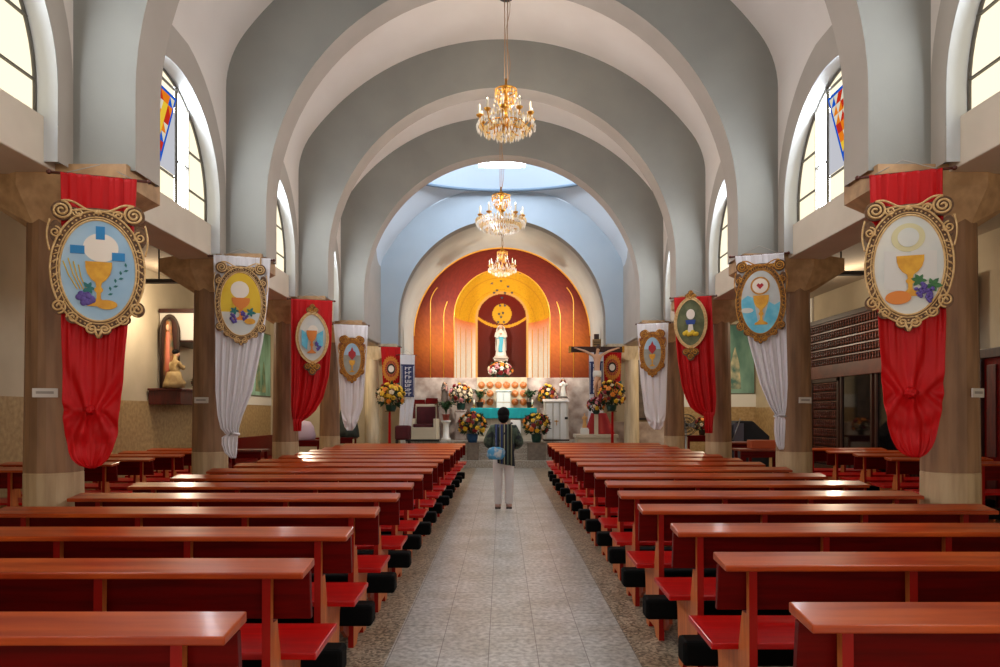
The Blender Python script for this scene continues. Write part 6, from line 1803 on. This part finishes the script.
for i in range(3):
    a = 2*PI*i/3
    m = MB(); m.prism([(0.03*math.cos(a-0.6),1.25+0.03*math.sin(a-0.6)),(0.22*math.cos(a-0.35),1.25+0.22*math.sin(a-0.35)),(0.23*math.cos(a+0.35),1.25+0.23*math.sin(a+0.35)),(0.03*math.cos(a+0.6),1.25+0.03*math.sin(a+0.6))], 'y', -0.02, -0.005); m.build('blade', mat('grey_plastic', (150,150,150), 0.5), t)
table('red table carrying small orange flowers beyond the knotted red banner', ((702-502)*17.6/690, 17.6, 0), 0.9, 0.5, 0.98, M_pew)
arrangement('small orange and red flowers on the red table beyond the knotted red banner', ((702-502)*17.6/690, 17.6, 0.98), 0.42, 0.32, None, ['orange','red','orange','cream'], 18, 31, potm=M_trimd, poth=0.12, br=0.05)
# dark framed picture and rough stone base beside the right altar column
t = thing('dark_notice_board', 'dark framed board on the wall behind the rounded white banner, right side', 'board', ((641-502)*19.5/690, 19.5, 1.35))
m = MB(); m.box(-0.34, 0.34, -0.02, 0.06, 0, 1.7); m.build('frame', M_dark, t, bevel=0.01)
m = MB(); m.box(-0.29, 0.29, -0.03, -0.02, 0.06, 1.64); m.build('panel', mat('dark_mottled_panel', (40,36,34), 0.4, c2=(120,104,92), scale=5, contrast=(0.4,0.8)), t)
mb = MB(); mb.box(2.95, 4.6, 19.35, 19.6, 0, 1.3); struct(mb.build('trim_20', M_marble, bevel=0.01))
# flat ceiling lights of the aisles
M_fix = mat('dark_metal_fixture', (50,40,34), 0.5)
for s, px, py, d in ((-1,159,281,9.6),(1,841,273,9.2)):
    x, y, z = (px-502)*d/690, d, Zat(py,d)
    zc_ = 3.72+(4.25-3.72)*(abs(x)-3.7)/(abs(WL if s < 0 else WR)-3.7+0.2) if abs(x) > 3.7 else 3.72
    t = thing('ceiling_fixture', 'dark flat light fixture under the aisle ceiling, %s' % side_word[s], 'light', (x, y, z), 0, 'aisle light fixtures')
    m = MB(); m.box(-0.30,0.30,-0.06,0.06,-0.03,0.02); m.build('housing', M_fix, t, bevel=0.008)
    m = MB(); m.tube([(0,0,0.01),(0,0,zc_-z+0.01)],0.01,6); m.build('stem', M_fix, t)
# warm lamp light on the apse, from behind the chancel arch
for sx in (-1, 1):
    l = bpy.data.lights.new('apse_lamp', 'SPOT'); l.energy = 340; l.color = (1.0, 0.93, 0.82); l.spot_size = R(110); l.spot_blend = 0.8; l.shadow_soft_size = 0.08
    o = bpy.data.objects.new('apse_lamp', l); C.objects.link(o); o.location = (sx*2.3, 19.35, 5.0)
    d = Vector((-sx*0.6, 22.6, 3.9))-Vector(o.location); o.rotation_euler = d.to_track_quat('-Z', 'Y').to_euler()
# unseen point lights added to brighten the aisles
for x, y in ((-5.8, 12.2), (6.0, 12.0), (-5.0, 17.2), (5.4, 17.4)): point('aisle_fill', (x, y, 3.4), 34 if y < 14 else 42, (1.0, 0.84, 0.62), 0.1)
